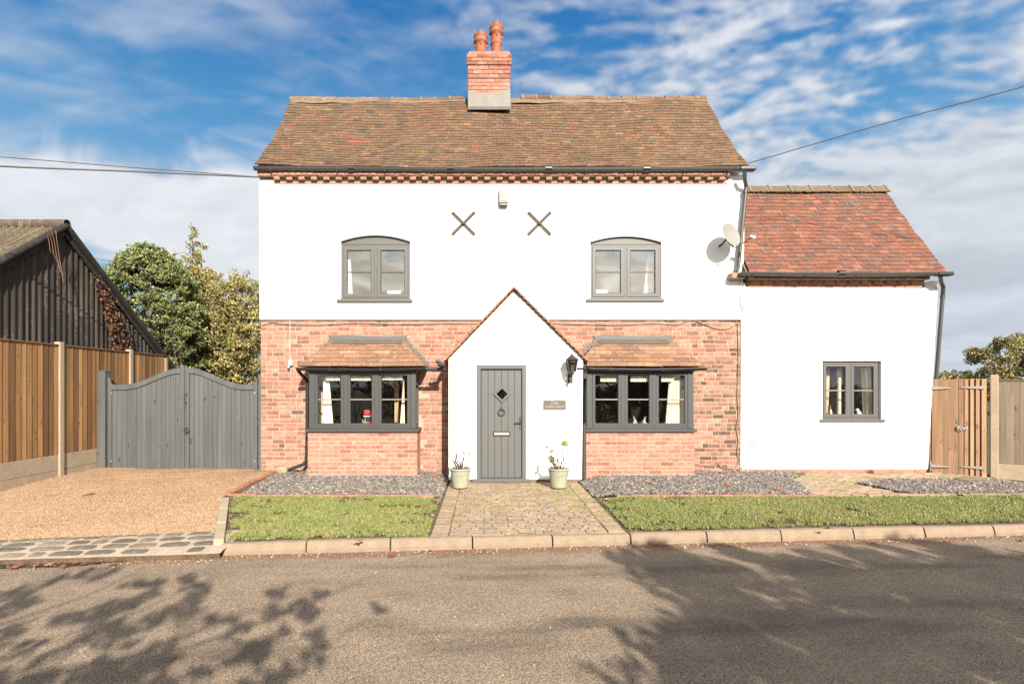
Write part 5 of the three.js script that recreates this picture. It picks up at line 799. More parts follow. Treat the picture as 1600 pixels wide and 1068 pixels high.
// side gate at the right, standing at an angle between the wing and the fence
{
  const A = [8.40, -0.02], B = [9.05, 0.47], L = Math.hypot(B[0] - A[0], B[1] - A[1]), turn = -Math.atan2(B[1] - A[1], B[0] - A[0]);
  const g = thing('side_gate', 'pale brown boarded side gate with galvanised strap hinges beside the wing', 'gate', [A[0], 0.06, A[1]], turn);
  const top = 1.80, n = 10, w = (L - 0.045) / n;
  mesh('gate_post', tint(rbox(0, 0.035, -0.15, top + 0.005, -0.07, 0.0, 0.005), TW([0.20, 0.12, 0.07])), M.fence, g);
  for (let k = 0; k < n; k++) { const b = boardGeo(w + (k < n - 1 ? 0.006 : 0), top - 0.02 + rr(-0.006, 0.004), k > 5 ? 0.040 : 0.012, k > 5 ? 0.006 : 0.018, rnd()); b.translate(0.042 + k * w, 0.015, k === 5 ? 0.012 : 0); mesh('gate_board', tint(b, vary(TW([0.265, 0.152, 0.085]), 0.14, 0.05)), M.fence, g); }
  for (const y of [0.2, 0.9, 1.6]) mesh('gate_rail', tint(box(0.04, L, y, y + 0.08, -0.04, -0.002), TW([0.45, 0.3, 0.17])), M.fence, g);
  const strap = (x0, x1, y, sag) => mesh('strap_hinge', shapeGeo([[x0, y - 0.032], [x1, y - 0.008 + sag], [x1, y + 0.008 + sag], [x0, y + 0.032]].sort(() => 0), 0.006, 0.036, [], 0.001), M.steel, g);
  strap(0.03, 0.31, 1.63, 0); mesh('hinge_plate', rbox(0.012, 0.035, 1.54, 1.72, 0.0, 0.008, 0.002), M.steel, g); strap(0.03, 0.31, 0.17, 0); mesh('hinge_plate', rbox(0.012, 0.035, 0.07, 0.25, 0.0, 0.008, 0.002), M.steel, g);
  const strapR = (y) => mesh('strap_hinge', shapeGeo([[L - 0.03, y + 0.032], [L - 0.36, y + 0.008], [L - 0.36, y - 0.008], [L - 0.03, y - 0.032]], 0.006, 0.042, [], 0.001), M.steel, g); strapR(1.64); strapR(0.19);
  mesh('latch', merge([rbox(0.44, 0.54, 0.885, 0.905, 0.045, 0.06, 0.004), rbox(0.40, 0.43, 0.86, 0.93, 0.03, 0.05, 0.004), rbox(0.51, 0.54, 0.86, 0.94, 0.03, 0.055, 0.004), new THREE.TorusGeometry(0.025, 0.006, 6, 14).toNonIndexed().translate(0.47, 0.88, 0.06)]), M.steel, g);
}
{
  const f = thing('weathered_fence', 'grey weathered timber fence with concrete post at the right edge', 'fence', [9.13, 0.03, 0.50], 0.927);
  const top = 1.81;
  const posts = [0, 1.9, 3.6];
  for (const z of posts) mesh('concrete_post', merge([rbox(-0.075, 0.04, -0.2, top + 0.085, z - 0.05, z + 0.06, 0.012)]), M.concrete, f);
  for (let i = 0; i < 2; i++) {
    const za = posts[i] + 0.06, zb = posts[i + 1] - 0.05, y0 = 0.32;
    mesh('gravel_board', rbox(-0.025, 0.025, -0.15, y0 - 0.006, za, zb, 0.008), M.concrete, f);
    for (let z = za; z < zb - 0.02;) { const w = Math.min(rr(0.088, 0.102), zb - z); const g = boardGeo(w + 0.01, top - y0 - 0.03, 0.008, 0.018, rnd()); g.rotateY(-Math.PI / 2); g.translate(-0.012, y0, z); mesh('fence_board', tint(g, vary(TW([0.19, 0.142, 0.104]), 0.14, 0.04)), M.fence, f); z += w; }
    mesh('capping_rail', tint(rbox(-0.04, 0.03, top - 0.028, top + 0.0, za, zb, 0.005), TW([0.12, 0.085, 0.055])), M.fence, f);
  }
}
// barn beyond the left fence: gable wall in the plane of the fence, corrugated sheets
{
  const bx = -8.25, b = thing('barn', 'old dark barn with corrugated gable wall and mossy corrugated roof beyond the left fence', 'barn', [bx, 0, 0]);
  const ridgeZ = -0.35, ridgeY = 4.80, tan = 0.72, top = (z) => ridgeY - Math.abs(z - ridgeZ) * tan;
  const corr = (z, k = 0.146, a = 0.015) => a * Math.cos(2 * Math.PI * z / k);
  for (let s = -4.6; s < 4.4; s += 1.02) {   // wall sheets
    const t = [], n = 56, off = rr(0, 0.02); for (let i = 0; i < n; i++) { const za = s + 1.04 * i / n, zb = s + 1.04 * (i + 1) / n; t.push(...quad(V(corr(za) + off, 0.1, za), V(corr(za) + off, top(za) - 0.12 - (i % 7 === 0 ? 0.02 : 0), za), V(corr(zb) + off, top(zb) - 0.12, zb), V(corr(zb) + off, 0.1, zb))); }
    mesh('wall_sheet', shiftUV(tris(t), rnd(), rnd()), M.sheet, b);
  }
  for (const sd of [1, -1]) for (let x = -7; x < 0.06; x += 0.98) {   // roof sheets, corrugations run down the slope
    const t = [], n = 48, Ls = sd > 0 ? 4.8 : 4.2, P = (xx, q, e) => V(xx, ridgeY - q * tan + corr(xx, 0.146, 0.028) + e, ridgeZ + sd * q);
    for (let i = 0; i < n; i++) for (let r = 0; r < 3; r++) { const xa = x + 1.0 * i / n, xb = x + 1.0 * (i + 1) / n, q0 = Ls * r / 3 - 0.06 * (r > 0), q1 = Ls * (r + 1) / 3, e0 = 0.05 + 0.0, e1 = 0.085; if (xb > 0.12) continue; t.push(...quad(P(xa, q1, e1), P(xb, q1, e1), P(xb, q0, e0), P(xa, q0, e0))); }
    mesh('roof_sheet', shiftUV(tris(t), rnd(), rnd()), M.sheetRoof, b);
  }
  mesh('ridge_cap', merge([tube([[-7, ridgeY + 0.07, ridgeZ], [0.12, ridgeY + 0.07, ridgeZ]], 0.10, 4, 10)]), M.sheetRoof, b);
  for (const sd of [1, -1]) { const Ls = sd > 0 ? 4.8 : 4.2; mesh('verge_trim', merge([tube([[0.08, ridgeY + 0.05, ridgeZ], [0.08, ridgeY + 0.05 - 0.3 * tan, ridgeZ + sd * 0.3], [0.08, ridgeY + 0.05 - Ls * tan, ridgeZ + sd * Ls]], 0.07, 20, 8), (() => { const g = shapeGeo([[0, 0], [Ls, -Ls * tan], [Ls, -Ls * tan - 0.16], [0, -0.17]], 0.03, 0); g.rotateY(-sd * Math.PI / 2); g.translate(sd > 0 ? 0.07 : 0.04, ridgeY + 0.02, ridgeZ); return metreUV(g); })()]), M.trim, b); }
  mesh('back_wall', box(-7, -0.02, 0, 1.85, -4.3, -4.2), M.sheet, b); mesh('end_wall', box(-7, -0.02, 0, 2.2, 3.9, 4.0), M.sheet, b);
}

// =====================================================================================
// TREES, PLANTS
// =====================================================================================
const leafShape = (w, bend) => tris([...quad(V(0, 0, 0), V(w, 0.5, bend), V(0, 1, 0), V(-w, 0.5, bend))].slice(0, 6));
const LEAF = leafShape(0.34, 0.10), LEAFW = leafShape(0.46, 0.14);
function crown(parent, clumps, perClump, size, cols, shape = LEAF, droop = 0.3, name = 'crown') {   // every leaf its own small folded face, all in one part
  const sp = shape.attributes.position, sn = shape.attributes.normal, nv = sp.count; let total = 0; for (const c of clumps) total += Math.round(perClump * (c[2] || 1));
  const P = new Float32Array(total * nv * 3), N = new Float32Array(total * nv * 3), C = new Float32Array(total * nv * 3), m = new THREE.Matrix4(), q = new THREE.Quaternion(), e = new THREE.Euler(), v = V(0, 0, 0); let k = 0;
  for (const [c, r, cf] of clumps) { const n = Math.round(perClump * (cf || 1)), ck = rr(0.85, 1.15); for (let i = 0; i < n; i++) {
    const d = V(rr(-1, 1), rr(-1, 1), rr(-1, 1)).normalize().multiplyScalar(Math.cbrt(rnd()) * r); d.y *= 0.85; e.set(rr(-1.2, 1.2) - droop, rr(0, 6.28), rr(-1.2, 1.2)); const s = size * rr(0.6, 1.25), t = rr(0.72, 1.28) * ck, col = pick(cols); m.compose(c.clone().add(d), q.setFromEuler(e), V(s, s, s));
    for (let a = 0; a < nv; a++, k += 3) { v.fromBufferAttribute(sp, a).applyMatrix4(m); P[k] = v.x; P[k + 1] = v.y; P[k + 2] = v.z; v.fromBufferAttribute(sn, a).applyQuaternion(q); N[k] = v.x; N[k + 1] = v.y; N[k + 2] = v.z; C[k] = col[0] * t; C[k + 1] = col[1] * t; C[k + 2] = col[2] * t; } } }
  const g = new THREE.BufferGeometry(); g.setAttribute('position', new THREE.BufferAttribute(P, 3)); g.setAttribute('normal', new THREE.BufferAttribute(N, 3)); g.setAttribute('color', new THREE.BufferAttribute(C, 3));
  return mesh(name, g, M.leaf, parent);
}
function branch(a, b, r0, r1, wob = 0.1, seg = 6) { const pts = []; for (let i = 0; i <= seg; i++) { const t = i / seg; pts.push(a.clone().lerp(b, t).add(V(rr(-wob, wob), rr(-wob, wob) * 0.5, rr(-wob, wob)).multiplyScalar(Math.sin(Math.PI * t)))); } const c = new THREE.CatmullRomCurve3(pts), n = seg * 2, g = new THREE.TubeGeometry(c, n, 1, 6, false), p = g.attributes.position; for (let i = 0; i <= n; i++) { const o = c.getPointAt(i / n), r = lerp(r0, r1, i / n); for (let k = 0; k <= 6; k++) { const j = i * 7 + k; p.setXYZ(j, o.x + (p.getX(j) - o.x) * r, o.y + (p.getY(j) - o.y) * r, o.z + (p.getZ(j) - o.z) * r); } } g.computeVertexNormals(); return metreUV(g.toNonIndexed()); }
seed = 4242;
{ // ivy-covered rounded tree
  const base = V(-10.2, 0, -6.2), t = thing('ivy_tree', 'dense dark green ivy covered tree behind the barn gable', 'tree', base.toArray());
  const tr = [branch(V(0, -0.3, 0), V(0.1, 4.6, 0), 0.30, 0.05, 0.15)], cl = [];
  for (let i = 0; i < 1000; i++) { const a = rr(0, 6.28), v = rnd(), y = lerp(0.4, 5.85, v), prof = y < 2.8 ? 1.75 - 0.05 * y : 1.72 * Math.pow(Math.max(0, 1 - ((y - 2.8) / 3.1) ** 2), 0.62), lump = 0.86 + 0.30 * fbm(a * 2 + 3, y * 1.3, 0, 2, 91), r = prof * lump * Math.sqrt(rr(0.45, 1)); cl.push([V(Math.cos(a) * r * 1.02, y, Math.sin(a) * r), rr(0.10, 0.24)]); }
  for (let i = 0; i < 14; i++) { const c = pick(cl)[0]; tr.push(branch(V(0, c.y * 0.6, 0), c, 0.06, 0.015, 0.1, 4)); }
  mesh('trunk', merge(tr), M.bark, t); crown(t, cl, 92, 0.088, [[0.095, 0.120, 0.028], [0.14, 0.160, 0.042], [0.065, 0.082, 0.020], [0.22, 0.225, 0.075], [0.115, 0.125, 0.034]], LEAF, 0.9);
}
{ // yellow-olive upright tree
  const base = V(-9.0, 0, -7.8), t = thing('autumn_tree', 'yellow leaved upright tree with thin shoots between the ivy tree and the house', 'tree', base.toArray());
  const tr = [branch(V(0, -0.3, 0), V(0, 3, 0), 0.22, 0.1, 0.1)], cl = [];
  const shoots = [[-0.62, 7.0], [-0.95, 5.9], [-0.3, 5.9], [0.1, 5.6], [0.62, 5.3], [1.05, 5.6], [1.35, 5.1], [1.7, 4.6], [-1.35, 5.0], [-1.6, 4.4], [0.35, 4.9], [0.9, 4.7], [-0.6, 5.2], [1.95, 3.9], [-1.75, 3.4], [1.5, 3.6], [0.0, 4.2], [2.0, 3.0], [-0.9, 3.6], [0.8, 3.2], [1.9, 2.2], [-1.6, 2.4], [0.4, 2.4], [1.2, 2.0], [-0.6, 2.2], [2.1, 1.5], [0.6, 1.4], [-1.2, 1.4], [1.4, 1.1]];
  for (const [x, h] of shoots) for (let k = 0; k < 2; k++) { const z = rr(-1.3, 1.3) * (h > 5.3 ? 0.4 : 1), a = V(x * 0.25, Math.min(1.6, h * 0.4), z * 0.3), b = V(x + rr(-0.1, 0.1), h - k * 0.5, z); tr.push(branch(a, b, 0.05, 0.008, 0.12)); const n = Math.round(h * 3.6); for (let i = 0; i < n; i++) { const q = Math.pow(rnd(), 0.5), p = a.clone().lerp(b, q * 1.02), w = lerp(0.55, 0.13, q); cl.push([p.add(V(rr(-w, w), rr(-0.1, 0.1), rr(-w, w))), lerp(0.28, 0.11, q), lerp(1, 0.32, q)]); } }
  const HX = [[-1.7, 3.6], [-1.3, 5.0], [-0.95, 5.7], [-0.7, 6.6], [-0.45, 5.9], [-0.2, 5.6], [0.2, 5.3], [0.6, 5.35], [0.9, 5.5], [1.3, 5.2], [1.7, 4.5], [2.2, 3.2]];
  for (let i = 0; i < 760; i++) { const x = rr(-1.7, 2.15); let k = 0; while (HX[k + 1][0] < x) k++; const h = lerp(HX[k][1], HX[k + 1][1], (x - HX[k][0]) / (HX[k + 1][0] - HX[k][0])) - 0.2 * rnd(), y = lerp(0.2, h, Math.pow(rnd(), 0.8)); if (fbm(x * 1.8 + 9, y * 1.8, 0, 2, 33) < 0.34) continue; const zz = (1 - sstep(4.4, 6.4, y) * 0.75) * 1.0; cl.push([V(x, y, rr(-zz, zz)), rr(0.12, 0.28), 0.75]); }
  mesh('trunk', merge(tr), M.bark, t); crown(t, cl, 58, 0.082, [[0.23, 0.205, 0.055], [0.30, 0.255, 0.078], [0.165, 0.160, 0.042], [0.22, 0.160, 0.055], [0.12, 0.128, 0.034], [0.34, 0.24, 0.10]], LEAFW, 0.5);
}
const farTree = (name, label, base, R, H, n, per, size, cols, y0) => { const t = thing(name, label, 'tree', base), cl = [], tr = [branch(V(0, -0.3, 0), V(0, H * 0.7, 0), 0.35, 0.08, 0.2)]; for (let i = 0; i < n; i++) { const a = rr(0, 6.28), v = rr(-1, 1), ra = Math.sqrt(1 - v * v), lump = 0.72 + 0.5 * fbm(a * 1.6, v * 2 + 7, 0, 2, 55), k = Math.cbrt(rr(0.35, 1)) * lump; cl.push([V(Math.cos(a) * ra * R * k, y0 + (H - y0) / 2 * (1 + v * k), Math.sin(a) * ra * R * k), R * rr(0.12, 0.22)]); } for (let i = 0; i < 16; i++) { const c = pick(cl)[0]; tr.push(branch(V(0, c.y * 0.55, 0), c, 0.10, 0.02, 0.2, 4)); } mesh('trunk', merge(tr), M.bark, t); crown(t, cl, per, size, cols); return t; };
const OLIVE = [[0.13, 0.115, 0.032], [0.18, 0.15, 0.045], [0.09, 0.085, 0.028], [0.22, 0.145, 0.05], [0.15, 0.145, 0.045]];
farTree('field_tree', 'olive and rust leaved round tree beyond the weathered fence at the right edge', [36.9, -0.3, -28], 2.45, 5.8, 150, 95, 0.17, OLIVE.map((c) => c.map((v) => v * 1.45)), 0.6);
farTree('field_tree', 'broad olive tree cut by the right edge of the photo', [41.0, -0.3, -27], 3.4, 6.1, 130, 95, 0.17, OLIVE.map((c) => c.map((v) => v * 1.35)), 0.6);
farTree('field_tree', 'small pale olive tree seen just above the side gate', [41.1, -0.3, -38], 1.0, 3.7, 60, 60, 0.17, [[0.26, 0.22, 0.075], [0.20, 0.18, 0.06], [0.32, 0.27, 0.10]], 0.3);

// trees across the road behind the camera: they throw the shadows on the road
const roadTree = (name, label, base, clumps, limbs, per, size) => { const t = thing(name, label, 'tree', base); mesh('trunk', merge(limbs), M.bark, t); crown(t, clumps, per, size, OLIVE, LEAFW, 0.4); return t; };
{
  seed = 99;
  const cl = [], li = [branch(V(0, -0.3, 0), V(0, 3.2, 0), 0.2, 0.09, 0.1)];
  for (let i = 0; i < 760; i++) { const y = lerp(1.0, 4.9, Math.pow(rnd(), 0.65)), left = y < 3.3 ? -3.95 : y < 4 ? lerp(-3.95, -3.6, (y - 3.3) / 0.7) : lerp(-3.6, -2.7, (y - 4) / 0.7), x = rr(left, 6.5), gap = fbm((x + y * 0.5) * 0.7 + 3, (y - x * 0.35) * 2.2, 0, 3, 19); if (gap < lerp(0.31, 0.495, sstep(-2.0, 1.4, x + 0.5 * (y - 3)))) continue; cl.push([V(x + 0.25 * Math.sin(y * 5), y, rr(-0.6, 0.6)), rr(0.15, 0.34)]); }
  for (let i = 0; i < 46; i++) { const x = rr(-2.7, 6.4); for (let k = 0; k < 4; k++) cl.push([V(x + k * 0.03, 4.4 + k * 0.17 * rr(0.6, 1.1), rr(-0.5, 0.5)), rr(0.08, 0.2), 0.4]); }
  for (let i = 0; i < 34; i++) { const c = pick(cl)[0]; li.push(branch(V(rr(-0.1, 0.1), rr(0.8, 2.6), 0), c, 0.05, 0.012, 0.2, 5)); }
  roadTree('roadside_tree', 'broad olive roadside tree across the road, right of the camera', [6.6, 0, 12.9], cl, li, 84, 0.115);
  const c2 = [], l2 = [branch(V(0, -0.3, 0), V(0.1, 2.2, 0), 0.14, 0.07, 0.1)];
  const tips = [[4.05, 3.62], [3.9, 3.85], [3.7, 4.25], [3.3, 3.6], [3.6, 3.35], [3.2, 4.05], [2.6, 4.25], [1.9, 4.4], [1.1, 4.35], [0.3, 4.5], [-0.8, 4.6], [-1.9, 4.3], [2.9, 2.9], [2.2, 3.3], [1.4, 3.4], [0.5, 3.5], [-0.4, 3.6], [-1.4, 3.5], [1.8, 2.6], [0.9, 2.7], [-0.2, 2.9], [-2.4, 3.6], [-3.0, 4.0], [-1.2, 2.6], [-2.2, 2.6], [2.5, 2.3]];
  for (const [x, y] of tips) { const z = rr(-0.7, 0.7), b = V(x, y, z), a = V(rr(-0.1, 0.1), rr(0.7, 1.8), 0); l2.push(branch(a, b, 0.03, 0.006, 0.22, 6)); for (let i = 0; i < 9; i++) { const q = rr(0.5, 1.02); c2.push([a.clone().lerp(b, q).add(V(rr(-0.2, 0.2), rr(-0.2, 0.2), rr(-0.2, 0.2))), rr(0.05, 0.11), rr(0.5, 1)]); } }
  for (let i = 0; i < 170; i++) { const x = rr(0.6, 3.6), y = rr(2.3, 3.75) + 0.12 * x, n = fbm(x * 2, y * 2, 0, 2, 73); if (n < 0.48) continue; c2.push([V(x, y, rr(-0.6, 0.6)), rr(0.05, 0.13), rr(0.6, 1.2)]); }
  for (let i = 0; i < 60; i++) c2.push([V(rr(-2.8, 1.0), rr(1.6, 3.6), rr(-0.5, 0.5)), rr(0.06, 0.15), 0.9]);
  roadTree('roadside_tree', 'thin sparse roadside tree across the road, left of the camera', [-3.2, 0, 12.4], c2, l2, 16, 0.11);
  const hc = []; for (let i = 0; i < 260; i++) hc.push([V(rr(-22, 24), rr(0.1, 1.75), rr(-0.4, 0.4)), rr(0.3, 0.5)]);
  const hg = thing('hedge', 'clipped field hedge across the road', 'hedge', [0, -0.1, 14.6]); mesh('stems', merge([...Array(40)].map(() => { const x = rr(-22, 24); return branch(V(x, -0.2, 0), V(x + rr(-0.3, 0.3), 1.5, rr(-0.2, 0.2)), 0.03, 0.01, 0.1, 3); })), M.bark, hg); crown(hg, hc, 60, 0.14, OLIVE, LEAFW, 0.3, 'foliage');
}
// creeper on the barn and loose stem
{
  seed = 31;
  const g = thing('climbing_plant', 'rust brown creeper on the right half of the dark barn gable', 'climbing plant', [-8.18, 0, 0]);
  const lt = []; const path = [[-1.05, 4.05], [-1.35, 3.75], [-1.6, 3.5], [-1.75, 3.1], [-1.9, 2.7], [-1.95, 2.4]];
  for (let i = 0; i < 430; i++) { const q = Math.pow(rnd(), 0.75) * 4.99, k = Math.floor(q), f = q - k, z = lerp(path[k][0], path[k + 1][0], f) + rr(-1, 1) * lerp(0.10, 0.42, q / 5), y = lerp(path[k][1], path[k + 1][1], f) + rr(-0.15, 0.15); if (y > 4.80 - Math.abs(z + 0.35) * 0.72 - 0.12) continue; const l = LEAFW.clone(); const s = rr(0.05, 0.09); l.scale(s, s, s); l.rotateX(rr(-0.9, 0.9) + Math.PI * 0.9); l.rotateY(Math.PI / 2 + rr(-0.8, 0.8)); l.translate(rr(0.0, 0.10), y, z); lt.push(tint(l, vary(pick([[0.15, 0.055, 0.026], [0.10, 0.036, 0.018], [0.22, 0.09, 0.04], [0.07, 0.03, 0.016]]), 0.25))); }
  mesh('leaves', merge(lt), M.leafMatt, g);
  mesh('stem', merge([tube(path.map(([z, y]) => [0.03, y, z]), 0.012, 30, 5), tube([[0.03, 2.4, -1.95], [0.05, 2.9, -2.2], [0.06, 3.4, -1.7]], 0.009, 20, 5)]), M.twig, g);
  const st = []; for (let k = 0; k < 4; k++) { const a = (k - 1.5) * 0.07, l = k * 0.17; st.push(tube([[0.22, 4.62 + rr(-0.02, 0.02), 0.34 + a * 2], [0.20, 4.46, 0.19 + a], [0.15, 4.2, 0.06 + a * 0.9], [0.14, 3.72 + l, -0.12 + a * 0.3 + l * 0.3]], 0.0045, 18, 5)); }
  tag(solo('dead_stems', (() => { const q = merge(st); q.translate(-8.2, 0, 0); return q; })(), std([0.30, 0.16, 0.095], 0.9)), 'bundle of dead pinkish stems hanging over the barn verge', 'dead stems');
  const br = []; for (const [a, b] of [[[-6.95, 2.15, -2.1], [-7.35, 2.95, -2.35]], [[-7.1, 2.45, -2.15], [-6.9, 2.85, -2.4]], [[-7.0, 1.8, -2.1], [-6.98, 2.45, -2.2]]]) br.push(branch(V(...a), V(...b), 0.014, 0.006, 0.06, 4));
  tag(solo('bare_branch', merge(br), M.twig), 'bare twisted branch at the far end of the brown timber fence', 'branch');
}

// =====================================================================================
// THINGS ON AND ROUND THE HOUSE
// =====================================================================================
{ // overhead wires
  tag(solo('overhead_cable', tube([[PX(-180, 0.4), PY(234, 0.4), 0.4], [PX(0, 0.3), PY(245, 0.3), 0.3], [PX(200, 0.2), PY(261, 0.2), 0.2], [-4.24, PY(276, 0.1), 0.1]], 0.008, 40, 5), M.cable), 'upper of the two overhead wires left of the roof', 'cable');
  tag(solo('overhead_cable', tube([[PX(-180, 3), PY(247, 3), 3], [PX(0, 2), PY(259.5, 2), 2], [PX(200, 1.1), PY(267.5, 1.1), 1.1], [-4.22, 5.62, 0.1]], 0.013, 40, 5), M.cable), 'lower, thicker of the two overhead wires left of the roof', 'cable');
  tag(solo('overhead_cable', tube([[4.88, 5.84, 0.2], [PX(1400, 1.2), PY(188, 1.2), 1.2], [PX(1600, 2), PY(135, 2), 2], [PX(1900, 3), PY(45, 3), 3]], 0.009, 40, 5), M.cable), 'overhead wire rising to the right from the corner of the eaves', 'cable');
  tag(solo('overhead_cable', tube([[-14, 6.3, -9], [-9.5, 5.55, -9], [-4.4, 5.5, -9.2]], 0.009, 20, 5), M.cable), 'short overhead wire seen behind the yellow tree', 'cable');
}
{ // satellite dish
  const g = thing('satellite_dish', 'pale satellite dish on the white wall beside the downpipe', 'satellite dish', [PX(1141, 0.33), PY(367, 0.33), 0.33]);
  const pts = []; for (let i = 0; i <= 8; i++) { const r = 0.235 * i / 8; pts.push(new THREE.Vector2(r, r * r * 0.55)); } for (let i = 8; i >= 0; i--) { const r = 0.233 * i / 8; pts.push(new THREE.Vector2(r, r * r * 0.55 - 0.006)); }
  const d = new THREE.LatheGeometry(pts, 32); d.scale(1, 1, 0.92); const n = V(0.47, 0.22, 0.86).normalize(); d.applyQuaternion(new THREE.Quaternion().setFromUnitVectors(V(0, 1, 0), n)); mesh('reflector', metreUV(d.toNonIndexed()), M.dish, g);
  mesh('arm', merge([tube([[-0.03, -0.15, 0.02], [0.03, -0.25, 0.10], [0.14, -0.20, 0.10], [0.31, -0.09, 0.16]], 0.011, 20, 6), tube([[-0.08, 0.0, 0.0], [-0.06, -0.14, 0.05], [0.03, -0.23, 0.09]], 0.008, 12, 6)]), M.iron, g);
  mesh('receiver', merge([cyl(0.024, 0.03, 0.07, 0.31, -0.075, 0.165, 12, 'x'), rbox(0.32, 0.38, -0.12, -0.06, 0.14, 0.19, 0.01)]), M.greyWhite, g);
  mesh('bracket', pipe([[-0.01, -0.02, -0.05], [-0.06, -0.12, -0.2], [-0.06, -0.12, -0.31]], 0.018), M.iron, g);
}
{ // lantern
  const z = 0.80, g = thing('wall_lantern', 'dark framed glass lantern on the porch wall above the name plate', 'lantern', [PX(893.5, z), PY(573, z), z]);
  const fr = (t, b, y0, y1) => { const A = [[-1, -1], [1, -1], [1, 1], [-1, 1]]; return A.map(([a, c]) => [V(a * b, y0, c * b), V(a * t, y1, c * t)]); };
  const e = fr(0.088, 0.055, -0.085, 0.115);
  mesh('lantern_frame', merge([...e.map(([a, b]) => pipe([a.toArray(), b.toArray()], 0.0095, 6)), ...[0, 1, 2, 3].map((i) => pipe([e[i][1].toArray(), e[(i + 1) % 4][1].toArray()], 0.008, 6)), ...[0, 1, 2, 3].map((i) => pipe([e[i][0].toArray(), e[(i + 1) % 4][0].toArray()], 0.008, 6)), (() => { const c = new THREE.CylinderGeometry(0.03, 0.072, 0.045, 4); c.rotateY(Math.PI / 4); c.translate(0, -0.112, 0); return c.toNonIndexed(); })()]), M.iron, g);
  for (let i = 0; i < 4; i++) { const [a, b] = e[i], [c, d] = e[(i + 1) % 4]; mesh('lantern_pane', tris(quad(a, c, d, b)), M.glassLamp, g); }
  mesh('lantern_roof', (() => { const c = new THREE.CylinderGeometry(0.012, 0.155, 0.095, 4); c.rotateY(Math.PI / 4); c.translate(0, 0.17, 0); return metreUV(c.toNonIndexed()); })(), M.iron, g);
  mesh('finial', merge([new THREE.SphereGeometry(0.014, 10, 8).toNonIndexed().translate(0, 0.225, 0), new THREE.TorusGeometry(0.014, 0.004, 6, 12).toNonIndexed().translate(0, 0.25, 0)]), M.iron, g);
  mesh('bulb', merge([cyl(0.018, 0.018, 0.07, 0, -0.04, 0, 10), new THREE.SphereGeometry(0.024, 12, 10).toNonIndexed().translate(0, 0.012, 0)]), M.white, g);
  mesh('wall_bracket', merge([pipe([[0, -0.12, 0], [0, -0.19, -0.02], [0.0, -0.19, -0.15]], 0.016), rbox(-0.045, 0.045, -0.275, -0.10, -0.178, -0.155, 0.01), cyl(0.03, 0.03, 0.05, -0.01, -0.21, -0.02, 12, 'z')]), M.iron, g);
}
{ // name plate
  const z = 0.62, x0 = PX(849, z), x1 = PX(884.5, z), y0 = PY(639.5, z), y1 = PY(625, z), g = thing('name_plate', 'slate name plate reading FIRS FARM HOUSE on the porch wall', 'sign', [0, 0, 0]);
  const edge = []; const N = 14; for (let i = 0; i < N; i++) edge.push([lerp(x0, x1, i / N), y0 + rr(-0.004, 0.004)]); for (let i = 0; i < 5; i++) edge.push([x1 + rr(-0.004, 0.004), lerp(y0, y1, i / 5)]); for (let i = 0; i < N; i++) edge.push([lerp(x1, x0, i / N), y1 + rr(-0.004, 0.004)]); for (let i = 0; i < 5; i++) edge.push([x0 + rr(-0.004, 0.004), lerp(y1, y0, i / 5)]);
  mesh('slate_plate', shapeGeo(edge, 0.018, z + 0.001, [], 0.004), std([0.10, 0.086, 0.072], 0.8, { bumpMap: scaled(T.fine, 0.2), bumpScale: 0.003 }), g);
  const cv = document.createElement('canvas'); cv.width = 1024; cv.height = 416; const c = cv.getContext('2d'); c.clearRect(0, 0, 1024, 416); c.fillStyle = '#cfc6b8'; c.textAlign = 'center'; c.textBaseline = 'middle'; c.font = 'bold 150px serif'; c.fillText('FIRS', 512, 120); c.font = 'bold 150px serif'; c.fillText('FARM HOUSE', 512, 290, 900);
  const t = new THREE.CanvasTexture(cv); t.colorSpace = THREE.SRGBColorSpace;
  const q = new THREE.PlaneGeometry((x1 - x0) * 0.97, (y1 - y0) * 0.97); q.translate((x0 + x1) / 2, (y0 + y1) / 2, z + 0.0205); mesh('lettering', q, std([0.42, 0.40, 0.37], 0.8, { map: t, transparent: true, alphaTest: 0.4 }), g);
}
{ // floodlight under the eaves
  const g = thing('floodlight', 'small grey box floodlight on the white wall under the eaves', 'floodlight', [PX(786.5, 0.08), PY(309, 0.08), 0.02]);
  mesh('housing', rbox(-0.088, 0.088, -0.105, 0.155, 0.0, 0.10, 0.014), std([0.20, 0.175, 0.15], 0.5), g); mesh('lens', rbox(-0.066, 0.066, -0.075, 0.13, 0.095, 0.107, 0.006), std([0.25, 0.225, 0.20], 0.25), g); mesh('sensor', rbox(-0.075, 0.08, -0.155, -0.11, 0.01, 0.085, 0.01), M.ironRust, g); mesh('sensor_window', rbox(-0.062, 0.062, -0.135, -0.112, 0.07, 0.09, 0.006), std([0.2, 0.3, 0.36], 0.3), g);
}
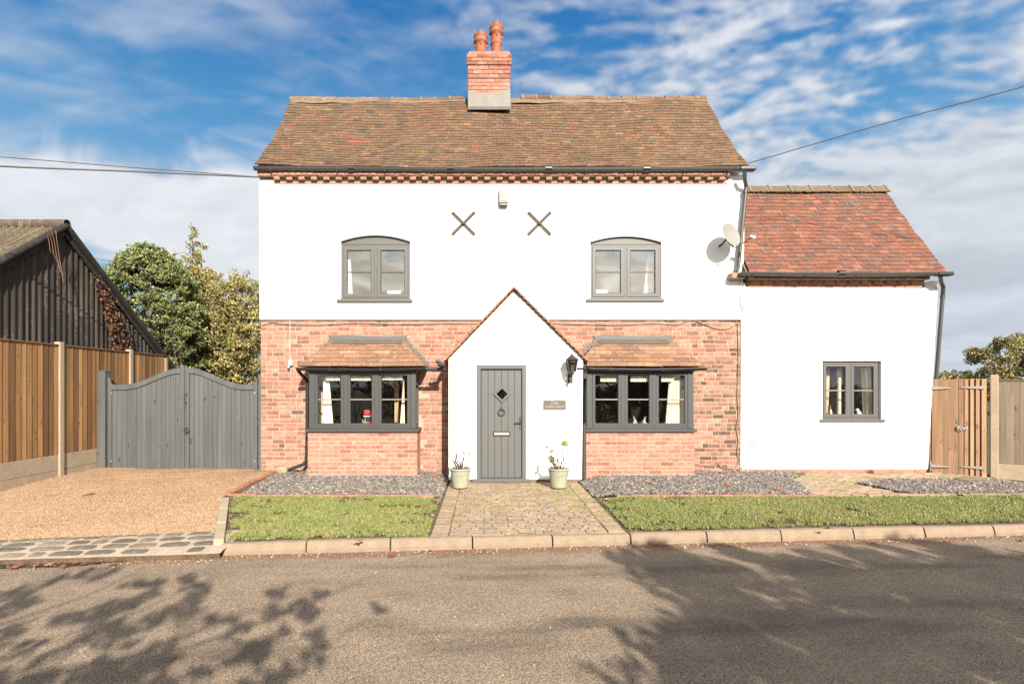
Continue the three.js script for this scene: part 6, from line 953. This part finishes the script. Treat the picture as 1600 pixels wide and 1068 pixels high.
// potted plants either side of the door
function plantPot(x, z, label, leaves, shoots) {
  const g = thing('plant_pot', label, 'plant pot', [x, pathY(z) + 0.01, z], 0);
  const P = [[0, 0.0], [0.125, 0.0], [0.130, 0.018], [0.136, 0.028], [0.133, 0.045], [0.172, 0.30], [0.184, 0.302], [0.186, 0.328], [0.172, 0.33], [0.165, 0.30], [0.16, 0.285]].map(([a, b]) => new THREE.Vector2(a, b));
  mesh('pot', metreUV(new THREE.LatheGeometry(P, 40).toNonIndexed()), M.pot, g);
  const crest = []; const rz = (y) => lerp(0.133, 0.172, (y - 0.045) / 0.255) + 0.002; const C = (a, r) => { const y = 0.195 + Math.sin(a) * r, xx = Math.cos(a) * r; return V(xx, y, Math.sqrt(rz(y) ** 2 - xx * xx)); };
  crest.push(tube([...Array(20)].map((_, i) => C(i / 20 * 6.283, 0.052)), 0.0045, 50, 6, true)); crest.push(tube([...Array(16)].map((_, i) => C(i / 16 * 6.283, 0.036)), 0.003, 40, 5, true)); crest.push(tube([C(1.57, 0.022), C(1.57, 0.0), C(-1.57, 0.024)], 0.0045, 10, 5)); crest.push(tube([C(0.5, 0.024), C(1.57, 0.01), C(2.6, 0.024)], 0.0035, 10, 5));
  mesh('crest', merge(crest), M.potRing, g);
  mesh('compost', cyl(0.158, 0.158, 0.02, 0, 0.285, 0, 20), M.soil, g);
  const tw = [], lf = []; for (const [x1, y1, z1, s = 1] of shoots) { const a = V(x1 * 0.25, 0.29, z1 * 0.3), b = V(x1, y1, z1); tw.push(branch(a, b, 0.010, 0.0055, 0.03, 5)); if (s > 0) tw.push(branch(a.clone().lerp(b, 0.55), a.clone().lerp(b, 0.85).add(V(x1 > 0 ? -0.05 : 0.05, 0.06, 0.02)), 0.006, 0.004, 0.01, 3)); }
  for (let k = 0; k < 9; k++) { const a = rr(0, 6.28), l = rr(0.10, 0.24), h = rr(0.46, 0.70); tw.push(branch(V(Math.cos(a) * 0.05, 0.29, Math.sin(a) * 0.05), V(Math.cos(a) * l, h, Math.sin(a) * l * 0.5), 0.006, 0.0035, 0.03, 4)); }
  mesh('twigs', merge(tw), M.twig, g);
  for (const [x1, y1, z1, s, r] of leaves) { const o = new THREE.Shape(); const n = 5; for (let i = 0; i <= 40; i++) { const a = i / 40 * 6.283, rad = (0.5 + 0.5 * Math.abs(Math.cos(a * n / 2)) ** 0.8) * s * (1 - 0.25 * Math.cos(a + 1.57) * -1); const px = Math.cos(a) * rad, py = Math.sin(a) * rad; if (i) o.lineTo(px, py); else o.moveTo(px, py); } const q = new THREE.ShapeGeometry(o, 6).toNonIndexed(); const p = q.attributes.position; for (let i = 0; i < p.count; i++) p.setZ(i, -((p.getX(i) ** 2 + p.getY(i) ** 2) * 4)); q.computeVertexNormals(); q.rotateX(r); q.rotateZ(r * 2.1); q.translate(x1, y1, z1); lf.push(tint(q, vary([0.115, 0.135, 0.03], 0.2))); }
  if (lf.length) mesh('leaves', merge(lf), M.leafMatt, g);
}
plantPot(PX(719, 1.16), 1.16, 'pale green pot of bare twigs left of the front door', [], [[-0.18, 0.62, 0.0, 0], [-0.10, 0.70, 0.03], [0.08, 0.78, -0.02], [0.11, 0.66, 0.03, 0], [0.24, 0.72, 0.02], [0.30, 0.56, 0.0, 0], [-0.05, 0.58, 0.06, 0]]);
plantPot(PX(873, 1.16), 1.16, 'pale green pot of twigs with a few green leaves right of the front door', [[0.09, 0.76, 0.02, 0.062, 0.1], [-0.12, 0.62, 0.04, 0.032, 0.5], [-0.16, 0.52, 0.04, 0.038, -0.3], [-0.20, 0.68, 0.0, 0.024, 0.4], [0.13, 0.735, 0.03, 0.045, -0.4]], [[-0.19, 0.70, 0.0], [-0.10, 0.62, 0.03, 0], [-0.15, 0.64, 0.05, 0], [0.02, 0.56, 0.02, 0], [0.09, 0.75, 0.0], [0.22, 0.62, 0.02, 0], [-0.04, 0.50, 0.05, 0], [0.12, 0.60, 0.05, 0]]);

// stones, brick, log
{
  const lump = (sx, sy, sz, sd) => { const g = new THREE.IcosahedronGeometry(1, 2); const p = g.attributes.position; for (let i = 0; i < p.count; i++) { const v = V(p.getX(i), p.getY(i), p.getZ(i)), k = 0.8 + 0.4 * fbm(v.x * 1.4 + sd + 5, v.y * 1.4 + v.z * 1.1 + 9, 0, 3, sd); p.setXYZ(i, v.x * k * sx, v.y * k * sy, v.z * k * sz); } g.computeVertexNormals(); return metreUV(g.toNonIndexed()); };
  tag(solo('stone', (() => { const g = lump(0.105, 0.085, 0.08, 4); g.translate(-3.70, 0.19, 0.33); return g; })(), std([0.42, 0.32, 0.21], 0.95, { map: scaled(T.concrete, 0.3), bumpMap: scaled(T.fine, 0.2), bumpScale: 0.008 })), 'round buff stone under the end of the black downpipe', 'stone');
  tag(solo('loose_brick', (() => { const g = rbox(-0.14, 0.12, 0, 0.085, -0.05, 0.05, 0.02); g.rotateY(0.3); g.translate(PX(1371, 0.12), 0.085, 0.12); return tint(metreUV(g), BR.salmon); })(), M.brick), 'loose pale brick lying against the wing wall', 'brick');
  tag(solo('log', (() => { const g = lump(0.28, 0.045, 0.09, 8); g.translate(8.35, 0.125, 0.92); return g; })(), M.bark), 'flat piece of brown bark lying on the slate before the side gate', 'log');
  for (const [x, z, s, l] of [[5.72, 0.24, 0.05, 'left'], [5.86, 0.26, 0.04, 'right']]) tag(solo('stone', (() => { const g = lump(s * 1.2, s, s, 3 + s * 100 | 0); g.translate(x, 0.11, z); return g; })(), M.bark), `small dark stone at the foot of the wing wall, ${l} of a pair`, 'stone');
}
tag(solo('fallen_twig', branch(V(-5.95, 0.10, 1.75), V(-5.85, 0.125, 2.35), 0.014, 0.008, 0.05, 4), M.bark), 'short dark twig lying on the gravel driveway', 'twig');
// fallen leaves
{
  seed = 5150;
  const leaf = (s) => { const o = new THREE.Shape(), n = 5; for (let i = 0; i <= 50; i++) { const a = i / 50 * 6.283, rad = s * (0.42 + 0.58 * Math.abs(Math.cos(a * n / 2)) ** 1.3); i ? o.lineTo(Math.cos(a) * rad * 1.25, Math.sin(a) * rad) : o.moveTo(rad * 1.25, 0); } const g = new THREE.ShapeGeometry(o, 4).toNonIndexed(); const p = g.attributes.position; const b = rr(1.5, 4), c = rr(-3, 3); for (let i = 0; i < p.count; i++) p.setZ(i, b * p.getX(i) ** 2 + c * p.getX(i) * p.getY(i) + 1.5 * p.getY(i) ** 2 * Math.sign(c)); g.rotateX(-Math.PI / 2); g.computeVertexNormals(); return g; };
  const RED = [[0.27, 0.065, 0.03], [0.24, 0.085, 0.042], [0.33, 0.15, 0.08], [0.18, 0.05, 0.025]];
  const where = (px, py, Y) => { const D = (EYE - Y) * FOCAL / (py - 605); return [(px - 757) * D / FOCAL, CAMZ - D]; };
  const ORD = ['leftmost', 'second from the left', 'third from the left', 'fourth from the left', 'fifth from the left', 'sixth from the left', 'seventh from the left', 'eighth from the left', 'ninth from the left', 'tenth from the left', 'eleventh from the left', 'twelfth from the left', 'thirteenth from the left', 'fourteenth from the left', 'fifteenth from the left'];
  const zone = (list, Y, group) => { list.sort((a, b) => a[0] - b[0]).forEach(([px, py, s], i) => { const [x, z] = where(px, py, Y), big = s > 0.045 ? 'large' : s > 0.028 ? 'small' : 'tiny'; const o = mesh(numbered('fallen_leaf'), tint(leaf(s), vary(pick(RED), 0.2)), M.leafMatt, scene); o.rotation.set(rr(-0.25, 0.25), rr(0, 6.28), rr(-0.25, 0.25)); o.position.set(x, Y + 0.012, z); tag(o, `${big} ${i === list.length - 1 && i ? 'red leaf, rightmost' : 'red leaf, ' + ORD[i]} of the ${group}`, 'fallen leaf', group); }); };
  zone([[499, 837, 0.05], [561, 845, 0.05], [421, 835, 0.022], [470, 836, 0.022], [356, 783, 0.03], [531, 822, 0.02]], 0.035, 'fallen leaves on the left lawn');
  zone([[1106, 800, 0.035], [1108, 783, 0.03], [1133, 784, 0.025], [1180, 804, 0.045], [1295, 827, 0.05], [1348, 809, 0.05], [1536, 788, 0.06], [980, 796, 0.03], [1307, 797, 0.025], [1218, 809, 0.02], [1382, 800, 0.025], [1040, 783, 0.025], [948, 781, 0.05], [1517, 780, 0.03], [1590, 784, 0.05]], 0.045, 'fallen leaves on the right lawn');
  zone([[1019, 754, 0.045], [1140, 758, 0.05], [1220, 763, 0.045], [1137, 773, 0.03], [1114, 743, 0.03], [1393, 754, 0.055], [1503, 775, 0.065], [940, 777, 0.04]], 0.125, 'fallen leaves on the right slate bed');
  zone([[472, 744, 0.05], [678, 748, 0.035], [507, 776, 0.02]], 0.13, 'fallen leaves on the left slate bed');
  zone([[612, 869, 0.055], [675, 860, 0.035], [1032, 852, 0.03], [995, 853, 0.03], [1300, 851, 0.04], [1366, 849, 0.03], [1483, 847, 0.04], [727, 862, 0.014], [1213, 852, 0.025], [1345, 849, 0.025], [1595, 846, 0.04], [765, 895, 0.02]], -0.10, 'fallen leaves along the kerb');
  zone([[75, 883, 0.04], [130, 882, 0.035], [150, 880, 0.045], [175, 883, 0.045], [55, 885, 0.035], [20, 888, 0.045], [140, 888, 0.03], [98, 886, 0.03], [296, 896, 0.022], [30, 884, 0.035], [118, 880, 0.035], [162, 888, 0.02]], -0.085, 'fallen leaves in the wet gutter');
}

// =====================================================================================
// THINGS SEEN THROUGH THE WINDOWS
// =====================================================================================
function curtain(name, x0t, x1t, x0b, x1b, y0, y1, z, m, label, cat, amp = 0.022, folds = 7, hemWave = 0) {
  const nx = folds * 8, ny = 10, t = [], P = (i, k) => { const u = i / nx, v = k / ny; const x = lerp(lerp(x0b, x1b, u), lerp(x0t, x1t, u), v), w = Math.sin(u * folds * 6.283 + 0.8 * Math.sin(u * 9)) * amp * (0.7 + 0.3 * Math.sin(u * 23)); return V(x, lerp(y0 + hemWave * Math.sin(u * folds * 6.283 + 1), y1, v), z + w); };
  for (let i = 0; i < nx; i++) for (let k = 0; k < ny; k++) t.push(...quad(P(i, k), P(i + 1, k), P(i + 1, k + 1), P(i, k + 1)));
  return tag(solo(name, tris(t), m), label, cat);
}
{
  const zi = 0.40;
  const q = (p, z = zi) => PX(p, z), y = (p, z = zi) => PY(p, z);
  // left bay
  curtain('valance', q(509), q(531), q(509), q(531), y(594), y(578), zi, M.linen, 'gathered cream valance in the left light of the left bay', 'valance', 0.016, 6, 0.006);
  curtain('valance', q(548), q(579), q(548), q(579), y(594), y(578), zi, M.linen, 'gathered cream valance in the middle light of the left bay', 'valance', 0.016, 9, 0.006);
  curtain('valance', q(597), q(629), q(597), q(629), y(593), y(578), zi, M.linen, 'gathered cream valance in the right light of the left bay', 'valance', 0.016, 9, 0.006);
  curtain('curtain', q(503), q(511), q(501), q(519), y(668), y(580), zi - 0.09, M.linen, 'cream curtain hanging in the left light of the left bay', 'curtain', 0.02, 5);
  curtain('curtain', q(629.5), q(631), q(624), q(632), y(668), y(590), zi - 0.05, M.linen, 'narrow cream curtain at the right edge of the left bay', 'curtain', 0.015, 4);
  tag(solo('oak_post', merge([box(q(616, -0.3), q(622.5, -0.3), 0.05, 2.6, -0.42, -0.32), pipe([[q(607, -0.3), y(590, -0.3), -0.37], [q(617, -0.3), y(606, -0.3), -0.37]], 0.035, 4)]), M.oak), 'oak post with a brace seen through the right light of the left bay', 'post');
  { const g = thing('red_box', 'stand-in red box with a white band seen through the middle light of the left bay', 'box', [q(573.5, 0.0), 0.99, -0.1]); mesh('body', rbox(-0.075, 0.075, 0, 0.285, -0.06, 0.06, 0.02), M.red, g); mesh('band', rbox(-0.077, 0.077, 0.06, 0.16, -0.062, 0.064, 0.01), M.plastic, g); mesh('stripe', rbox(-0.078, 0.078, 0.16, 0.178, -0.063, 0.066, 0.004), M.white, g); }  // plain box, no lamp; stands in for a red shape in the pane
  { const g = thing('potted_sprig', 'tiny potted sprig on the sill of the left bay', 'plant', [q(569), 0.985, zi]); mesh('pot', cyl(0.024, 0.03, 0.04, 0, 0.02, 0, 12), M.white, g); const t = []; for (let i = 0; i < 7; i++) { const a = i * 0.9; t.push(branch(V(0, 0.03, 0), V(Math.cos(a) * 0.04, 0.09 + 0.012 * i, Math.sin(a) * 0.03), 0.006, 0.003, 0.01, 3)); } mesh('leaves', merge(t), std([0.30, 0.38, 0.17], 0.8), g); }
  // right bay
  curtain('valance', q(938), q(968), q(938), q(968), y(596), y(579), zi, M.linen, 'gathered cream valance in the left light of the right bay', 'valance', 0.016, 9, 0.006);
  curtain('valance', q(985), q(1018), q(985), q(1018), y(596), y(579), zi, M.linen, 'gathered cream valance in the middle light of the right bay', 'valance', 0.016, 9, 0.006);
  curtain('valance', q(1033), q(1053), q(1033), q(1053), y(596), y(579), zi, M.linen, 'gathered cream valance in the right light of the right bay', 'valance', 0.016, 6, 0.006);
  curtain('curtain', q(1048), q(1066), q(1041), q(1068), y(668), y(582), zi - 0.06, M.linen, 'cream curtain hanging in the right light of the right bay', 'curtain', 0.022, 6);
  const hare = (x, s, label) => { const g = thing('hare_ornament', label, 'ornament', [x, 0.985, zi + 0.02]); const b = new THREE.SphereGeometry(0.034, 14, 10); b.scale(0.8, 1.45, 0.8); b.rotateZ(-s * 0.35); b.translate(0, 0.055, 0); const hd = new THREE.SphereGeometry(0.022, 12, 8); hd.scale(1.25, 0.95, 0.9); hd.rotateZ(s * 0.3); hd.translate(s * 0.022, 0.112, 0); mesh('body', merge([b.toNonIndexed(), hd.toNonIndexed(), branch(V(s * 0.012, 0.08, 0.012), V(s * 0.058, 0.075, 0.02), 0.010, 0.006, 0.004, 3), branch(V(s * 0.01, 0.07, -0.012), V(s * 0.066, 0.098, -0.015), 0.010, 0.006, 0.004, 3), branch(V(-s * 0.01, 0.02, 0), V(s * 0.035, 0.004, 0.012), 0.016, 0.009, 0.003, 3)]), M.greyWhite, g); mesh('ear', branch(V(s * 0.012, 0.125, 0.008), V(-s * 0.012, 0.195, 0.012), 0.009, 0.003, 0.004, 3), M.greyWhite, g); mesh('ear', branch(V(s * 0.016, 0.125, -0.008), V(s * 0.01, 0.19, -0.014), 0.009, 0.003, 0.004, 3), M.greyWhite, g); };
  hare(q(990), 1, 'pale standing hare ornament facing right on the sill of the right bay'); hare(q(1008), -1, 'pale standing hare ornament facing left on the sill of the right bay');
  // wing window
  const zw = -0.24; curtain('curtain', PX(1346, zw), PX(1364, zw), PX(1350, zw), PX(1366, zw), PY(652, zw), PY(566, zw), zw - 0.02, M.linen, 'cream curtain in the right light of the wing window', 'curtain', 0.02, 6);
  curtain('curtain', PX(1287, zw), PX(1300, zw), PX(1287, zw), PX(1297, zw), PY(652, zw), PY(566, zw), zw - 0.05, M.cream, 'tan curtain in the left light of the wing window', 'curtain', 0.02, 4);
  curtain('lace_panel', PX(1313, zw), PX(1320, zw), PX(1313, zw), PX(1320, zw), PY(652, zw), PY(575, zw), zw - 0.1, M.linen, 'narrow pale lace panel in the left light of the wing window', 'curtain', 0.012, 3);
  { const b = EW.y0 + 0.03, g = thing('vase', 'slim copper coloured vase on the sill of the wing window', 'vase', [PX(1298, zw), b, zw]); const P = [[0, 0], [0.035, 0], [0.045, 0.03], [0.042, 0.07], [0.022, 0.12], [0.011, 0.17], [0.010, 0.235], [0.014, 0.245]].map(([a, c]) => new THREE.Vector2(a, c)); mesh('vase_body', new THREE.LatheGeometry(P, 20).toNonIndexed(), M.copper, g); }
  { const b = EW.y0 + 0.03, g = thing('bird_ornament', 'white bird ornament on the sill of the wing window', 'ornament', [PX(1342, zw), b, zw]); const bd = new THREE.SphereGeometry(0.05, 16, 12); bd.scale(0.75, 1.45, 0.7); bd.rotateZ(0.35); bd.translate(0.012, 0.065, 0); const hd = new THREE.SphereGeometry(0.026, 12, 10); hd.translate(-0.022, 0.142, 0); const bk = new THREE.ConeGeometry(0.009, 0.028, 8); bk.rotateZ(1.4); bk.translate(-0.052, 0.142, 0); const tl = new THREE.SphereGeometry(0.03, 10, 8); tl.scale(0.6, 1.3, 0.5); tl.rotateZ(0.8); tl.translate(0.05, 0.03, 0); mesh('body', merge([bd.toNonIndexed(), hd.toNonIndexed(), bk.toNonIndexed(), tl.toNonIndexed()]), M.white, g); }
  // upper windows
  const zu = -0.22; curtain('curtain', PX(541, zu), PX(547, zu), PX(541, zu), PX(551, zu), PY(466, zu), PY(390, zu), zu, std([0.8, 0.78, 0.74], 0.95, { side: THREE.DoubleSide }), 'white curtain at the left edge of the upper left window', 'curtain', 0.02, 3);
  curtain('curtain', PX(1014, zu), PX(1022, zu), PX(1006, zu), PX(1022, zu), PY(466, zu), PY(390, zu), zu - 0.05, std([0.75, 0.62, 0.55], 0.95, { side: THREE.DoubleSide }), 'added pinkish curtain standing in for a reflection at the right edge of the upper right window', 'curtain', 0.02, 4);  // pink cloth added in place of a pinkish reflection in the pane
  for (const [a, b, w, l] of [[606, 626, UPW[0], 'left'], [931, 948, UPW[1], 'right']]) { const g = thing('picture_back', `white board leaning in the lower pane of the upper ${l} window`, 'board', [(PX(a, zu) + PX(b, zu)) / 2, w.y0 + 0.03, zu + 0.02]); const h = 0.27, hw = (PX(b, zu) - PX(a, zu)) / 2; mesh('panel', rbox(-hw, hw, 0.01, h - 0.1, 0, 0.012, 0.003), M.white, g); mesh('edge_strip', frameGeo(-hw - 0.004, 0.004, hw + 0.004, h - 0.095, 0.010, -0.002, 0.018, 0.003), M.white, g); }
}
renderer.render(scene, camera);
